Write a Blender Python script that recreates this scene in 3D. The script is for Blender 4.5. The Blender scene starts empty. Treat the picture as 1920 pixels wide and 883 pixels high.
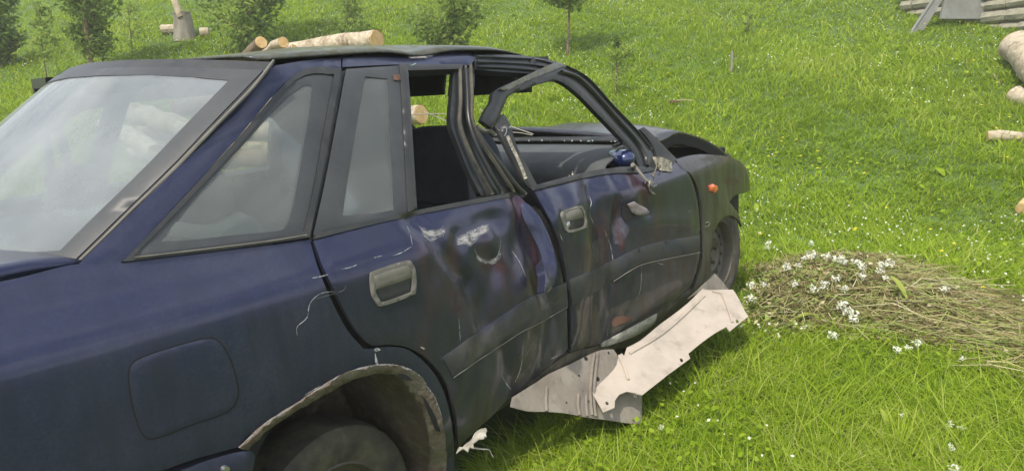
import bpy, math, random
import numpy as np
from mathutils import Vector, Matrix
from mathutils.geometry import delaunay_2d_cdt
random.seed(7); rng = np.random.RandomState(11)
sc = bpy.context.scene; COL = sc.collection
# ------------------------------------------------------------------ camera
CP = np.array([-1.175, -2.381, 1.277]); YAW, PIT, ROL = [math.radians(a) for a in (39.19, 11.24, -4.06)]; FPX = 1448.3
_c, _s = math.cos(YAW), math.sin(YAW); _p, _q = math.cos(PIT), math.sin(PIT)
CF = np.array([_c*_p, _s*_p, -_q]); _R = np.array([_s, -_c, 0.]); _U = np.cross(_R, CF)
CR = math.cos(ROL)*_R + math.sin(ROL)*_U; CU = -math.sin(ROL)*_R + math.cos(ROL)*_U
cam = bpy.data.cameras.new('camera'); camo = bpy.data.objects.new('camera', cam); COL.objects.link(camo)
m = Matrix.Identity(4)
for i in range(3):
    m[i][0] = CR[i]; m[i][1] = CU[i]; m[i][2] = -CF[i]; m[i][3] = CP[i]
camo.matrix_world = m
cam.sensor_width = 36; cam.lens = FPX/1920*36; cam.clip_start = .05; cam.clip_end = 500
sc.camera = camo
# ------------------------------------------------------------------ light
SUN_EL, SUN_AZ = math.radians(56), math.radians(194)        # azimuth measured from +X towards +Y
sd = Vector((math.cos(SUN_EL)*math.cos(SUN_AZ), math.cos(SUN_EL)*math.sin(SUN_AZ), math.sin(SUN_EL)))
sun = bpy.data.lights.new('sun', 'SUN'); sun.energy = 3.2; sun.angle = math.radians(1.5); sun.color = (1, .93, .80)
suno = bpy.data.objects.new('sun', sun); COL.objects.link(suno); suno.rotation_euler = sd.to_track_quat('Z', 'Y').to_euler()
W = bpy.data.worlds.new('World'); sc.world = W; W.use_nodes = True
nt = W.node_tree; nt.nodes.clear()
_o = nt.nodes.new('ShaderNodeOutputWorld'); _b = nt.nodes.new('ShaderNodeBackground'); _b.inputs[1].default_value = .15
_k = nt.nodes.new('ShaderNodeTexSky'); _k.sky_type = 'NISHITA'; _k.sun_disc = False
_k.sun_elevation = SUN_EL; _k.sun_rotation = math.pi/2 - SUN_AZ; _k.dust_density = 3; _k.air_density = 1.2
_tc = nt.nodes.new('ShaderNodeTexCoord'); _mp = nt.nodes.new('ShaderNodeMapping'); _mp.inputs['Scale'].default_value = (1, 1, 2.4)
_n = nt.nodes.new('ShaderNodeTexNoise'); _n.inputs['Scale'].default_value = 2.1; _n.inputs['Detail'].default_value = 6; _n.inputs['Roughness'].default_value = .55
_r = nt.nodes.new('ShaderNodeValToRGB'); _r.color_ramp.elements[0].position = .40; _r.color_ramp.elements[1].position = .62
_x = nt.nodes.new('ShaderNodeMix'); _x.data_type = 'RGBA'; _x.inputs[7].default_value = (8.2, 8.4, 8.6, 1)
L = nt.links.new
L(_tc.outputs['Generated'], _mp.inputs[0]); L(_mp.outputs[0], _n.inputs[0]); L(_n.outputs[0], _r.inputs[0]); L(_r.outputs[0], _x.inputs[0])
L(_k.outputs[0], _x.inputs[6]); L(_x.outputs[2], _b.inputs[0]); L(_b.outputs[0], _o.inputs[0])
sc.view_settings.view_transform = 'Standard'; sc.view_settings.look = 'None'; sc.view_settings.exposure = 0.5; sc.view_settings.gamma = 1
# ------------------------------------------------------------------ survey helpers: sight line of a photo point, cut with a real surface
def ray(px, py): return CF + CR*(px-960)/FPX - CU*(py-441.5)/FPX
def aty(px, py, y): d = ray(px, py); return CP + d*(y-CP[1])/d[1]
def atu(px, py, u):                                           # at horizontal distance u ahead of the camera
    d = ray(px, py); return CP + d*u/(d[0]*_c + d[1]*_s)
# plumb line direction (the slope the car stands on leans a little against it)
PL = math.cos(PIT)*CU - math.sin(PIT)*CF
def smooth(e0, e1, x):
    t = np.clip((x-e0)/(e1-e0), 0, 1); return t*t*(3-2*t)
def ground_z(x, y):
    x = np.asarray(x, float); y = np.asarray(y, float)
    u = (x-CP[0])*_c + (y-CP[1])*_s
    z = -.13 + .06*np.clip(x, -6, 3.6)
    w = np.maximum(u-4.6, 0); w2 = np.minimum(w, 42)
    z = z + .29*(np.sqrt(w2*w2+1.0)-1.0)*smooth(0, 1.2, w) 
    z = z + .035*np.sin(x*1.3+.5*y)*np.sin(y*1.1-.3*x)*smooth(2.5, 6, u) + .16*np.sin(x*.42+1.)*np.sin(y*.37+.4)*smooth(7, 14, u)
    return z
def onground(px, py, h=0):
    d = ray(px, py); t = .8; last = t
    while t < 60:
        p = CP + d*t
        if p[2] < ground_z(p[0], p[1]) + h: break
        last = t; t *= 1.012
    a, b = last, t
    for _ in range(20):
        c = (a+b)/2; p = CP+d*c
        if p[2] < ground_z(p[0], p[1]) + h: b = c
        else: a = c
    return CP + d*b
# ------------------------------------------------------------------ materials
M = {}
def mat(name, col, rough=.6, metal=0, coat=0, n1=None, n2=None, bump=None, spec=None, trans=0, extra=None):
    """n1/n2: (colour, scale, low, high, strength) noise layers; bump: (scale, strength)"""
    mt = bpy.data.materials.new(name); mt.use_nodes = True; t = mt.node_tree; b = t.nodes['Principled BSDF']
    b.inputs['Roughness'].default_value = rough; b.inputs['Metallic'].default_value = metal; b.inputs['Coat Weight'].default_value = coat
    if spec is not None: b.inputs['Specular IOR Level'].default_value = spec
    b.inputs['Coat Roughness'].default_value = .12
    tc = t.nodes.new('ShaderNodeTexCoord'); cur = None
    for ly in (n1, n2):
        if not ly: continue
        n = t.nodes.new('ShaderNodeTexNoise'); n.inputs['Scale'].default_value = ly[1]; n.inputs['Detail'].default_value = 7; n.inputs['Roughness'].default_value = .62
        if len(ly) > 5:
            mp = t.nodes.new('ShaderNodeMapping'); mp.inputs['Scale'].default_value = ly[5]; t.links.new(tc.outputs['Object'], mp.inputs[0]); t.links.new(mp.outputs[0], n.inputs[0])
        else: t.links.new(tc.outputs['Object'], n.inputs[0])
        r = t.nodes.new('ShaderNodeMapRange'); r.inputs[1].default_value = ly[2]; r.inputs[2].default_value = ly[3]; r.inputs[4].default_value = ly[4]
        t.links.new(n.outputs[0], r.inputs[0])
        x = t.nodes.new('ShaderNodeMix'); x.data_type = 'RGBA'; x.inputs[7].default_value = (*ly[0], 1)
        if cur is None: x.inputs[6].default_value = (*col, 1)
        else: t.links.new(cur, x.inputs[6])
        t.links.new(r.outputs[0], x.inputs[0]); cur = x.outputs[2]
    if cur is None: b.inputs['Base Color'].default_value = (*col, 1)
    else: t.links.new(cur, b.inputs['Base Color'])
    if bump:
        n = t.nodes.new('ShaderNodeTexNoise'); n.inputs['Scale'].default_value = bump[0]; n.inputs['Detail'].default_value = 6
        t.links.new(tc.outputs['Object'], n.inputs[0]); bp = t.nodes.new('ShaderNodeBump'); bp.inputs['Strength'].default_value = bump[1]; bp.inputs['Distance'].default_value = .01
        t.links.new(n.outputs[0], bp.inputs['Height']); t.links.new(bp.outputs[0], b.inputs['Normal'])
    M[name] = mt; return mt
def paint(name, col, dust, amount, low=.0, rough=.32, red=0):
    """navy metallic paint under road dust: dust thickens towards the sills and gathers in blotches and streaks"""
    mt = bpy.data.materials.new(name); mt.use_nodes = True; t = mt.node_tree; b = t.nodes['Principled BSDF']; N = t.nodes.new; LK = t.links.new
    b.inputs['Base Color'].default_value = (*col, 1); b.inputs['Roughness'].default_value = rough; b.inputs['Metallic'].default_value = .55
    b.inputs['Coat Weight'].default_value = .5; b.inputs['Coat Roughness'].default_value = .10
    d = N('ShaderNodeBsdfDiffuse'); d.inputs[1].default_value = 1
    tc = N('ShaderNodeTexCoord'); sx = N('ShaderNodeSeparateXYZ'); LK(tc.outputs['Object'], sx.inputs[0])
    g = N('ShaderNodeMapRange'); g.inputs[1].default_value = .85; g.inputs[2].default_value = .25; g.inputs[3].default_value = 0; g.inputs[4].default_value = low; LK(sx.outputs[2], g.inputs[0])
    n = N('ShaderNodeTexNoise'); n.inputs['Scale'].default_value = 5; n.inputs['Detail'].default_value = 8; n.inputs['Roughness'].default_value = .65; LK(tc.outputs['Object'], n.inputs[0])
    mp = N('ShaderNodeMapping'); mp.inputs['Scale'].default_value = (14, 14, 2.2); LK(tc.outputs['Object'], mp.inputs[0])
    n2 = N('ShaderNodeTexNoise'); n2.inputs['Scale'].default_value = 1.6; n2.inputs['Detail'].default_value = 6; LK(mp.outputs[0], n2.inputs[0])
    n3 = N('ShaderNodeTexNoise'); n3.inputs['Scale'].default_value = 130; n3.inputs['Detail'].default_value = 3; LK(tc.outputs['Object'], n3.inputs[0])
    a = N('ShaderNodeMath'); a.operation = 'ADD'; LK(n.outputs[0], a.inputs[0]); LK(n2.outputs[0], a.inputs[1])
    a2 = N('ShaderNodeMath'); a2.operation = 'ADD'; LK(a.outputs[0], a2.inputs[0]); LK(n3.outputs[0], a2.inputs[1])
    r = N('ShaderNodeMapRange'); r.inputs[1].default_value = 1.15; r.inputs[2].default_value = 1.95; r.inputs[3].default_value = .25; r.inputs[4].default_value = 1.7; LK(a2.outputs[0], r.inputs[0])
    ad = N('ShaderNodeMath'); ad.operation = 'ADD'; ad.inputs[1].default_value = amount; LK(g.outputs[0], ad.inputs[0])
    ml = N('ShaderNodeMath'); ml.operation = 'MULTIPLY'; ml.use_clamp = True; LK(ad.outputs[0], ml.inputs[0]); LK(r.outputs[0], ml.inputs[1])
    cm = N('ShaderNodeMix'); cm.data_type = 'RGBA'; cm.inputs[6].default_value = (*dust, 1); cm.inputs[7].default_value = (dust[0]*.55, dust[1]*.5, dust[2]*.42, 1)
    rr = N('ShaderNodeMapRange'); rr.inputs[1].default_value = .4; rr.inputs[2].default_value = .65; LK(n2.outputs[0], rr.inputs[0]); LK(rr.outputs[0], cm.inputs[0]); LK(cm.outputs[2], d.inputs[0])
    if red:                                                   # blotches of rusty red transfer on the battered door skins
        nr = N('ShaderNodeTexNoise'); nr.inputs['Scale'].default_value = 3.2; nr.inputs['Detail'].default_value = 7
        mq = N('ShaderNodeMapping'); mq.inputs['Scale'].default_value = (2.2, 2.2, 1); mq.inputs['Location'].default_value = (.4, 0, .7); LK(tc.outputs['Object'], mq.inputs[0]); LK(mq.outputs[0], nr.inputs[0])
        rq = N('ShaderNodeMapRange'); rq.inputs[1].default_value = .54; rq.inputs[2].default_value = .70; rq.inputs[4].default_value = red; LK(nr.outputs[0], rq.inputs[0])
        cq = N('ShaderNodeMix'); cq.data_type = 'RGBA'; cq.inputs[6].default_value = (*col, 1); cq.inputs[7].default_value = (.085, .022, .02, 1); LK(rq.outputs[0], cq.inputs[0]); LK(cq.outputs[2], b.inputs['Base Color'])
    mx = N('ShaderNodeMixShader'); LK(ml.outputs[0], mx.inputs[0]); LK(b.outputs[0], mx.inputs[1]); LK(d.outputs[0], mx.inputs[2])
    LK(mx.outputs[0], t.nodes['Material Output'].inputs[0])
    bp = N('ShaderNodeBump'); bp.inputs['Strength'].default_value = .06; bp.inputs['Distance'].default_value = .02; LK(n.outputs[0], bp.inputs['Height']); LK(bp.outputs[0], b.inputs['Normal'])
    M[name] = mt
def glass(name, tint, dustcol, lo, hi, scale=3.):
    mt = bpy.data.materials.new(name); mt.use_nodes = True; t = mt.node_tree; t.nodes.remove(t.nodes['Principled BSDF']); N = t.nodes.new; LK = t.links.new
    tr = N('ShaderNodeBsdfTransparent'); tr.inputs[0].default_value = (*tint, 1); gl = N('ShaderNodeBsdfGlossy'); gl.inputs['Roughness'].default_value = .04
    fr = N('ShaderNodeFresnel'); fr.inputs[0].default_value = 1.55; m1 = N('ShaderNodeMixShader'); LK(fr.outputs[0], m1.inputs[0]); LK(tr.outputs[0], m1.inputs[1]); LK(gl.outputs[0], m1.inputs[2])
    d = N('ShaderNodeBsdfDiffuse'); d.inputs[0].default_value = (*dustcol, 1); tc = N('ShaderNodeTexCoord')
    n = N('ShaderNodeTexNoise'); n.inputs['Scale'].default_value = scale; n.inputs['Detail'].default_value = 7; n.inputs['Roughness'].default_value = .6; LK(tc.outputs['Object'], n.inputs[0])
    r = N('ShaderNodeMapRange'); r.inputs[1].default_value = .3; r.inputs[2].default_value = .7; r.inputs[3].default_value = lo; r.inputs[4].default_value = hi; LK(n.outputs[0], r.inputs[0])
    m2 = N('ShaderNodeMixShader'); LK(r.outputs[0], m2.inputs[0]); LK(m1.outputs[0], m2.inputs[1]); LK(d.outputs[0], m2.inputs[2]); LK(m2.outputs[0], t.nodes['Material Output'].inputs[0]); M[name] = mt
def scuff(name, col, thr, scale, stretch=(1, 1, 1), op=1., soft=.12):
    """thin broken layer (scratches, chalky transfer): noise decides where it sticks"""
    mt = bpy.data.materials.new(name); mt.use_nodes = True; t = mt.node_tree; b = t.nodes['Principled BSDF']; b.inputs['Base Color'].default_value = (*col, 1); b.inputs['Roughness'].default_value = .8
    N = t.nodes.new; LK = t.links.new; tc = N('ShaderNodeTexCoord'); mp = N('ShaderNodeMapping'); mp.inputs['Scale'].default_value = stretch; LK(tc.outputs['Object'], mp.inputs[0])
    n = N('ShaderNodeTexNoise'); n.inputs['Scale'].default_value = scale; n.inputs['Detail'].default_value = 8; n.inputs['Roughness'].default_value = .75; LK(mp.outputs[0], n.inputs[0])
    r = N('ShaderNodeMapRange'); r.inputs[1].default_value = thr; r.inputs[2].default_value = thr+soft; r.inputs[4].default_value = op; LK(n.outputs[0], r.inputs[0])
    at = N('ShaderNodeAttribute'); at.attribute_name = 'edge'; ml = N('ShaderNodeMath'); ml.operation = 'MULTIPLY'; LK(r.outputs[0], ml.inputs[0]); LK(at.outputs['Fac'], ml.inputs[1])
    tr = N('ShaderNodeBsdfTransparent'); mx = N('ShaderNodeMixShader'); LK(ml.outputs[0], mx.inputs[0]); LK(tr.outputs[0], mx.inputs[1]); LK(b.outputs[0], mx.inputs[2]); LK(mx.outputs[0], t.nodes['Material Output'].inputs[0]); M[name] = mt
NAVY = (.013, .018, .060)
paint('paint_clean', NAVY, (.13, .135, .155), .14, .03)
paint('paint_door', NAVY, (.13, .12, .10), .09, .22, red=.5)
paint('paint_fender', (.012, .018, .05), (.12, .115, .08), .34, .28)
paint('paint_roof', (.014, .018, .045), (.19, .20, .15), .62, 0)
mat('sill_dirt', (.10, .085, .06), .85, n1=((.05, .042, .03), 6, .4, .7, .9), n2=((.18, .16, .12), 30, .5, .7, .6), bump=(40, .3))
mat('rub_strip', (.020, .023, .038), .5, n1=((.055, .05, .042), 7, .42, .66, .8), n2=((.02, .02, .022), 25, .5, .7, .5))
mat('handle_grey', (.16, .15, .13), .6, n1=((.09, .085, .07), 20, .4, .7, .8))
mat('black_trim', (.018, .019, .021), .42, n1=((.055, .052, .045), 9, .40, .75, .6), n2=((.09, .08, .065), 60, .58, .78, .4))
mat('ceramic', (.025, .027, .031), .45, n1=((.055, .058, .060), 5, .3, .7, .9), n2=((.10, .10, .095), 90, .58, .8, .4))
mat('black_void', (.008, .008, .009), .9)
mat('rubber', (.02, .02, .02), .8, n1=((.12, .105, .075), 9, .35, .65, .9), n2=((.05, .045, .03), 50, .4, .7, .6), bump=(60, .4))
mat('well_mud', (.10, .078, .055), .95, n1=((.045, .034, .025), 5, .4, .65, .9, (1, 1, .4)), n2=((.17, .14, .10), 22, .5, .72, .7), bump=(35, .6))
mat('rust_lip', (.135, .115, .092), .95, n1=((.085, .055, .038), 14, .45, .62, .9), n2=((.22, .185, .14), 45, .5, .75, .7), bump=(60, .7))
mat('frame_black', (.010, .012, .013), .35, n1=((.03, .031, .027), 7, .42, .75, .6))
mat('bare_metal', (.45, .45, .45), .3, metal=.9, n1=((.2, .17, .14), 25, .45, .65, .6))
mat('steel_rim', (.07, .068, .06), .6, metal=.3, n1=((.13, .11, .08), 12, .35, .65, .8))
mat('seat_dark', (.022, .026, .040), .95, n1=((.034, .040, .060), 9, .4, .6, .8))
mat('seat_grey', (.30, .32, .32), .95, n1=((.40, .42, .41), 6, .4, .6, .7))
mat('plastic_grey', (.05, .056, .060), .75, n1=((.085, .09, .088), 6, .35, .65, .8), n2=((.13, .13, .12), 90, .55, .8, .5))
mat('plastic_dark', (.016, .017, .019), .6, n1=((.045, .045, .045), 8, .4, .7, .8))
mat('guard_beige', (.43, .37, .31), .8, n1=((.33, .285, .24), 7, .40, .66, .8), n2=((.19, .16, .12), 13, .56, .76, .7), bump=(30, .35))
mat('guard_grey', (.25, .22, .185), .85, n1=((.16, .135, .11), 6, .4, .65, .9), n2=((.11, .095, .075), 20, .56, .74, .8), bump=(30, .35))
mat('tear_pale', (.42, .40, .34), .8, n1=((.2, .18, .14), 20, .45, .65, .8), bump=(50, .5))
mat('broken_mount', (.20, .19, .165), .7, n1=((.42, .38, .30), 40, .45, .6, .8), n2=((.07, .05, .035), 30, .5, .65, .9), bump=(80, .9))
mat('torn_violet', (.22, .19, .20), .6, n1=((.12, .09, .09), 30, .4, .65, .8))
mat('paint_gloss', (.012, .022, .085), .16, metal=.4, coat=1)
mat('amber', (.62, .12, .03), .25, coat=.6, n1=((.85, .35, .2), 30, .5, .7, .7))
mat('orange_rust', (.13, .065, .042), .9, n1=((.1, .05, .035), 20, .4, .6, .8))
mat('bark_pale', (.42, .35, .25), .9, n1=((.20, .145, .09), 7, .44, .64, .9, (1, 1, 1)), n2=((.58, .52, .42), 26, .5, .66, .8), bump=(22, 1.))
mat('bark_brown', (.20, .15, .095), .95, n1=((.10, .072, .045), 9, .4, .6, .9), bump=(25, .9))
mat('wood_cut', (.56, .38, .17), .8, n1=((.40, .24, .10), 14, .4, .65, .9), n2=((.64, .50, .28), 40, .5, .7, .6), bump=(50, .3))
mat('wood_grey', (.27, .25, .21), .9, n1=((.15, .135, .11), 9, .4, .65, .9, (1, 1, .3)), bump=(30, .6))
mat('stone', (.33, .31, .235), .9, n1=((.20, .19, .14), 4, .4, .65, .9), n2=((.44, .42, .34), 22, .5, .7, .7), bump=(14, .9))
mat('mortar', (.19, .175, .13), .95, n1=((.12, .11, .08), 9, .4, .65, .9), bump=(30, .6))
mat('roof_board', (.17, .165, .15), .9, n1=((.09, .085, .075), 4, .4, .65, .9))
mat('zinc', (.24, .245, .235), .55, metal=.25, n1=((.17, .17, .155), 5, .4, .65, .8))
mat('soil', (.06, .105, .018), .95, n1=((.085, .15, .02), 1.3, .35, .65, .9), n2=((.05, .07, .018), 9, .45, .7, .7), bump=(12, .8))
glass('rear_glass', (.60, .67, .66), (.42, .45, .48), .20, .46, 2.2)
glass('side_glass', (.72, .77, .75), (.40, .41, .40), .15, .27, 3.)
glass('shard_glass', (.7, .85, .8), (.6, .75, .7), .3, .7, 30.)
scuff('chalk_scuff', (.38, .37, .37), .38, 40, (1, 1, 3), .85, .2)
scuff('violet_scuff', (.15, .14, .19), .36, 12, op=.6, soft=.3)
scuff('red_scuff', (.12, .035, .03), .44, 22, (2, 2, 1), .5, .2)
scuff('dust_scuff', (.17, .15, .11), .36, 9, (1.5, 1.5, 1), .5, .35)
scuff('scratch_line', (.42, .42, .43), .34, 60, op=.9, soft=.22)
def foliage(name, cols, trans=.45, attr='tint'):
    mt = bpy.data.materials.new(name); mt.use_nodes = True; t = mt.node_tree; b = t.nodes['Principled BSDF']; N = t.nodes.new; LK = t.links.new
    at = N('ShaderNodeAttribute'); at.attribute_name = attr; r = N('ShaderNodeValToRGB'); e = r.color_ramp.elements
    e[0].position = 0; e[0].color = (*cols[0], 1); e[1].position = 1; e[1].color = (*cols[-1], 1)
    for i in range(1, len(cols)-1):
        k = e.new(i/(len(cols)-1)); k.color = (*cols[i], 1)
    LK(at.outputs['Fac'], r.inputs[0]); LK(r.outputs[0], b.inputs['Base Color']); b.inputs['Roughness'].default_value = .65; b.inputs['Specular IOR Level'].default_value = .18
    tl = N('ShaderNodeBsdfTranslucent'); hs = N('ShaderNodeHueSaturation'); hs.inputs['Value'].default_value = 1.25; LK(r.outputs[0], hs.inputs['Color']); LK(hs.outputs[0], tl.inputs[0])
    mx = N('ShaderNodeMixShader'); mx.inputs[0].default_value = trans; LK(b.outputs[0], mx.inputs[1]); LK(tl.outputs[0], mx.inputs[2]); LK(mx.outputs[0], t.nodes['Material Output'].inputs[0]); M[name] = mt
foliage('grass_blades', [(.10, .17, .009), (.165, .262, .011), (.235, .345, .014), (.315, .415, .035), (.44, .43, .17)], .42)
foliage('leaves', [(.10, .16, .04), (.17, .245, .055), (.24, .32, .07), (.32, .40, .10)], .5)
foliage('stalks', [(.12, .095, .04), (.26, .215, .10), (.42, .36, .18), (.22, .29, .06), (.50, .46, .28)], .12)
foliage('petals', [(.80, .80, .72), (.72, .74, .60)], .3)
foliage('yellow_petals', [(.75, .60, .04), (.80, .70, .05)], .2)
# ------------------------------------------------------------------ object helpers
def tag(o, label=None, cat=None, group=None, kind=None):
    if label: o['label'] = label
    if cat: o['category'] = cat
    if group: o['group'] = group
    if kind: o['kind'] = kind
    return o
def wloc(o):
    v = Vector(o.location)
    while o.parent: o = o.parent; v += Vector(o.location)
    return v
def empty(name, loc=(0, 0, 0)):
    o = bpy.data.objects.new(name, None); o.location = loc; o.empty_display_size = .1; COL.objects.link(o); return o
def mk(name, V, Fc, material, parent=None, smooth_=True, attrs=None, base=None):
    me = bpy.data.meshes.new(name); me.from_pydata([tuple(map(float, v)) for v in V], [], [tuple(map(int, f)) for f in Fc])
    if smooth_: me.polygons.foreach_set('use_smooth', [True]*len(me.polygons))
    me.materials.append(M[material] if isinstance(material, str) else material)
    if attrs is not None:
        a = me.attributes.new(attrs[0], 'FLOAT', 'POINT'); a.data.foreach_set('value', np.asarray(attrs[1], np.float32))
    o = bpy.data.objects.new(name, me); COL.objects.link(o)
    if parent: o.parent = parent; o.location = -wloc(parent)
    if base is not None:
        bv = Vector(base); me.transform(Matrix.Translation(-bv)); o.location = Vector(o.location) + bv
    me.update(); return o
def setsmooth(me, deg=35):
    try: me.set_sharp_from_angle(angle=math.radians(deg))
    except Exception: pass
class MB:
    def __init__(s): s.V = []; s.F = []; s.A = []
    def add(s, V, F, a=0.5):
        n = len(s.V); s.V += [tuple(v) for v in V]; s.F += [tuple(i+n for i in f) for f in F]; s.A += [a]*len(V)
    def box(s, lo, hi, rot=None, jit=0):
        c = (np.array(lo)+hi)/2; h = (np.array(hi)-lo)/2
        P = [np.array((sx, sy, sz))*h + (rng.uniform(-jit, jit, 3) if jit else 0) for sz in (-1, 1) for sy in (-1, 1) for sx in (-1, 1)]
        if rot is not None: P = [rot @ p for p in P]
        s.add([p+c for p in P], [(0, 2, 3, 1), (4, 5, 7, 6), (0, 1, 5, 4), (2, 6, 7, 3), (0, 4, 6, 2), (1, 3, 7, 5)])
    def tube(s, pts, rad, n=10, caps=True, a=.5, wob=0):
        pts = [np.array(p, float) for p in pts]; rad = rad if hasattr(rad, '__len__') else [rad]*len(pts); V = []; k = len(pts)
        t0 = pts[1]-pts[0]; ref = np.array([0, 0, 1.]) if abs(t0[2]) < .9*np.linalg.norm(t0) else np.array([1., 0, 0])
        for i, p in enumerate(pts):
            t = pts[min(i+1, k-1)]-pts[max(i-1, 0)]; t = t/(np.linalg.norm(t)+1e-9); u = np.cross(t, ref); u /= np.linalg.norm(u)+1e-9; w = np.cross(u, t)
            for j in range(n):
                q = 2*math.pi*j/n; r = rad[i]*(1+(rng.uniform(-wob, wob) if wob else 0)); V.append(p + r*(math.cos(q)*u + math.sin(q)*w))
        F = [(i*n+j, i*n+(j+1) % n, (i+1)*n+(j+1) % n, (i+1)*n+j) for i in range(k-1) for j in range(n)]
        if caps: F += [tuple(range(n))[::-1], tuple((k-1)*n+j for j in range(n))]
        s.add(V, F, a)
    def build(s, name, material, parent=None, smooth_=True, attr=False, base=None):
        o = mk(name, s.V, s.F, material, parent, smooth_, ('tint', s.A) if attr else None, base)
        if smooth_: setsmooth(o.data)
        return o
def loft(rows, name, material, parent, close=False, thick=0):
    """grid of points -> sheet, optional thickness towards -normal"""
    nr, nc = len(rows), len(rows[0]); V = [p for r in rows for p in r]
    F = [(i*nc+j, i*nc+j+1, (i+1)*nc+j+1, (i+1)*nc+j) for i in range(nr-1) for j in range(nc-1)]
    o = mk(name, V, F, material, parent)
    if thick:
        md = o.modifiers.new('thickness', 'SOLIDIFY'); md.thickness = thick; md.offset = -1
    setsmooth(o.data, 50); return o
# ------------------------------------------------------------------ outline tools
def crv(pts, n=6, corner=48):
    """round a closed outline through its points, keeping real corners"""
    P = [np.array(p, float) for p in pts]; k = len(P); cor = []
    for i in range(k):
        a = P[i]-P[i-1]; b = P[(i+1) % k]-P[i]; ang = math.degrees(math.acos(np.clip(a@b/(np.linalg.norm(a)*np.linalg.norm(b)+1e-9), -1, 1))); cor.append(ang > corner)
    out = []
    for i in range(k):
        p1, p2 = P[i], P[(i+1) % k]; p0 = P[i-1] if not cor[i] else p1-(p2-p1)*.0 + (p1-p2)*.3; p3 = P[(i+2) % k] if not cor[(i+1) % k] else p2+(p2-p1)*.3
        for j in range(n):
            t = j/n; out.append(.5*((2*p1)+(-p0+p2)*t+(2*p0-5*p1+4*p2-p3)*t*t+(-p0+3*p1-3*p2+p3)*t**3))
    return out
def crvo(pts, n=6):
    P = [np.array(p, float) for p in pts]; k = len(P); out = []
    for i in range(k-1):
        p1, p2 = P[i], P[i+1]; p0 = P[i-1] if i else p1; p3 = P[i+2] if i+2 < k else p2
        for j in range(n):
            t = j/n; out.append(.5*((2*p1)+(-p0+p2)*t+(2*p0-5*p1+4*p2-p3)*t*t+(-p0+3*p1-3*p2+p3)*t**3))
    return out+[P[-1]]
def inpoly(Q, P):
    x, y = Q[:, 0], Q[:, 1]; r = np.zeros(len(Q), bool); n = len(P); j = n-1
    for i in range(n):
        xi, yi = P[i]; xj, yj = P[j]; c = ((yi > y) != (yj > y)) & (x < (xj-xi)*(y-yi)/(yj-yi+1e-15)+xi); r ^= c; j = i
    return r
def pdist(Q, P):
    d = np.full(len(Q), 1e9)
    for i in range(len(P)):
        a = P[i-1]; b = P[i]; ab = b-a; t = np.clip(((Q-a)@ab)/(ab@ab+1e-15), 0, 1); d = np.minimum(d, np.linalg.norm(Q-(a+t[:, None]*ab), axis=1))
    return d
# ------------------------------------------------------------------ surfaces of the car (metres; x ahead of the rear axle, y to the car's left, z up)
class Surf:
    def __init__(s, k, fn, sign): s.k = k; s.fn = fn; s.sign = sign; s.ax = [i for i in range(3) if i != k]
    def raw(s, a, b):
        p = np.zeros(3); p[s.ax[0]] = a; p[s.ax[1]] = b; p[s.k] = s.fn(a, b); return p
    def nrm(s, a, b):
        e = .004; g = np.zeros(3); g[s.k] = 1; g[s.ax[0]] = -(s.fn(a+e, b)-s.fn(a-e, b))/(2*e); g[s.ax[1]] = -(s.fn(a, b+e)-s.fn(a, b-e))/(2*e)
        return s.sign*g/np.linalg.norm(g)
    def pt(s, a, b, off=0): return s.raw(a, b) + (s.nrm(a, b)*off if off else 0)
    def hit(s, px, py):
        d = ray(px, py); g = lambda t: (CP+d*t)[s.k]-s.fn((CP+d*t)[s.ax[0]], (CP+d*t)[s.ax[1]])
        t = max(.4, (-.93-CP[1])/d[1]) if s.k == 1 and s.sign < 0 else .4; g0 = g(t); best = (abs(g0), t); step = .02
        while t < 9:
            t2 = t+step; g1 = g(t2)
            if g0*g1 <= 0:
                for _ in range(18):
                    c = (t+t2)/2
                    if g0*g(c) <= 0: t2 = c
                    else: t = c
                p = CP+d*t; return (p[s.ax[0]], p[s.ax[1]])
            if abs(g1) < best[0]: best = (abs(g1), t2)
            t = t2; g0 = g1
        p = CP+d*best[1]; return (p[s.ax[0]], p[s.ax[1]])
ZT = np.array([.10, .18, .24, .32, .45, .62, .76, .825, .842, .87, .91, .94, 1.0, 1.1, 1.2, 1.28, 1.34, 1.375, 1.40, 1.42])
WT = np.array([.72, .775, .800, .820, .830, .833, .829, .822, .815, .797, .768, .757, .735, .696, .652, .612, .578, .545, .48, .38])
_m = np.gradient(WT, ZT)
def prof(z):
    z = min(max(z, ZT[0]), ZT[-1]); i = min(max(int(np.searchsorted(ZT, z))-1, 0), len(ZT)-2); h = ZT[i+1]-ZT[i]; t = (z-ZT[i])/h
    return ((2*t**3-3*t*t+1)*WT[i]+(t**3-2*t*t+t)*h*_m[i]+(-2*t**3+3*t*t)*WT[i+1]+(t**3-t*t)*h*_m[i+1])
DENTS = [(.62, .70, .10, .13, .030, 0), (.80, .76, .09, .07, .038, .3), (.90, .60, .07, .16, .022, -.2), (.46, .80, .05, .05, .014, 0), (.70, .84, .13, .03, .02, 0),
         (.97, .72, .035, .16, -.020, 0), (.985, .50, .05, .10, .015, 0), (1.32, .62, .07, .28, .045, 0), (1.47, .70, .06, .09, .022, .3), (1.40, .36, .10, .10, .03, 0), (1.62, .80, .2, .05, -.012, 0),
         (.70, .34, .10, .09, .018, .4), (1.18, .36, .05, .14, .02, 0), (2.55, .70, .10, .08, .012, 0), (.55, .55, .05, .10, .010, .5), (.75, .62, .02, .10, -.008, .6), (1.25, .80, .04, .06, .012, 0),
         (1.72, .55, .14, .05, .006, 0), (.63, 1.385, .08, .02, .02, 0)]
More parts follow.
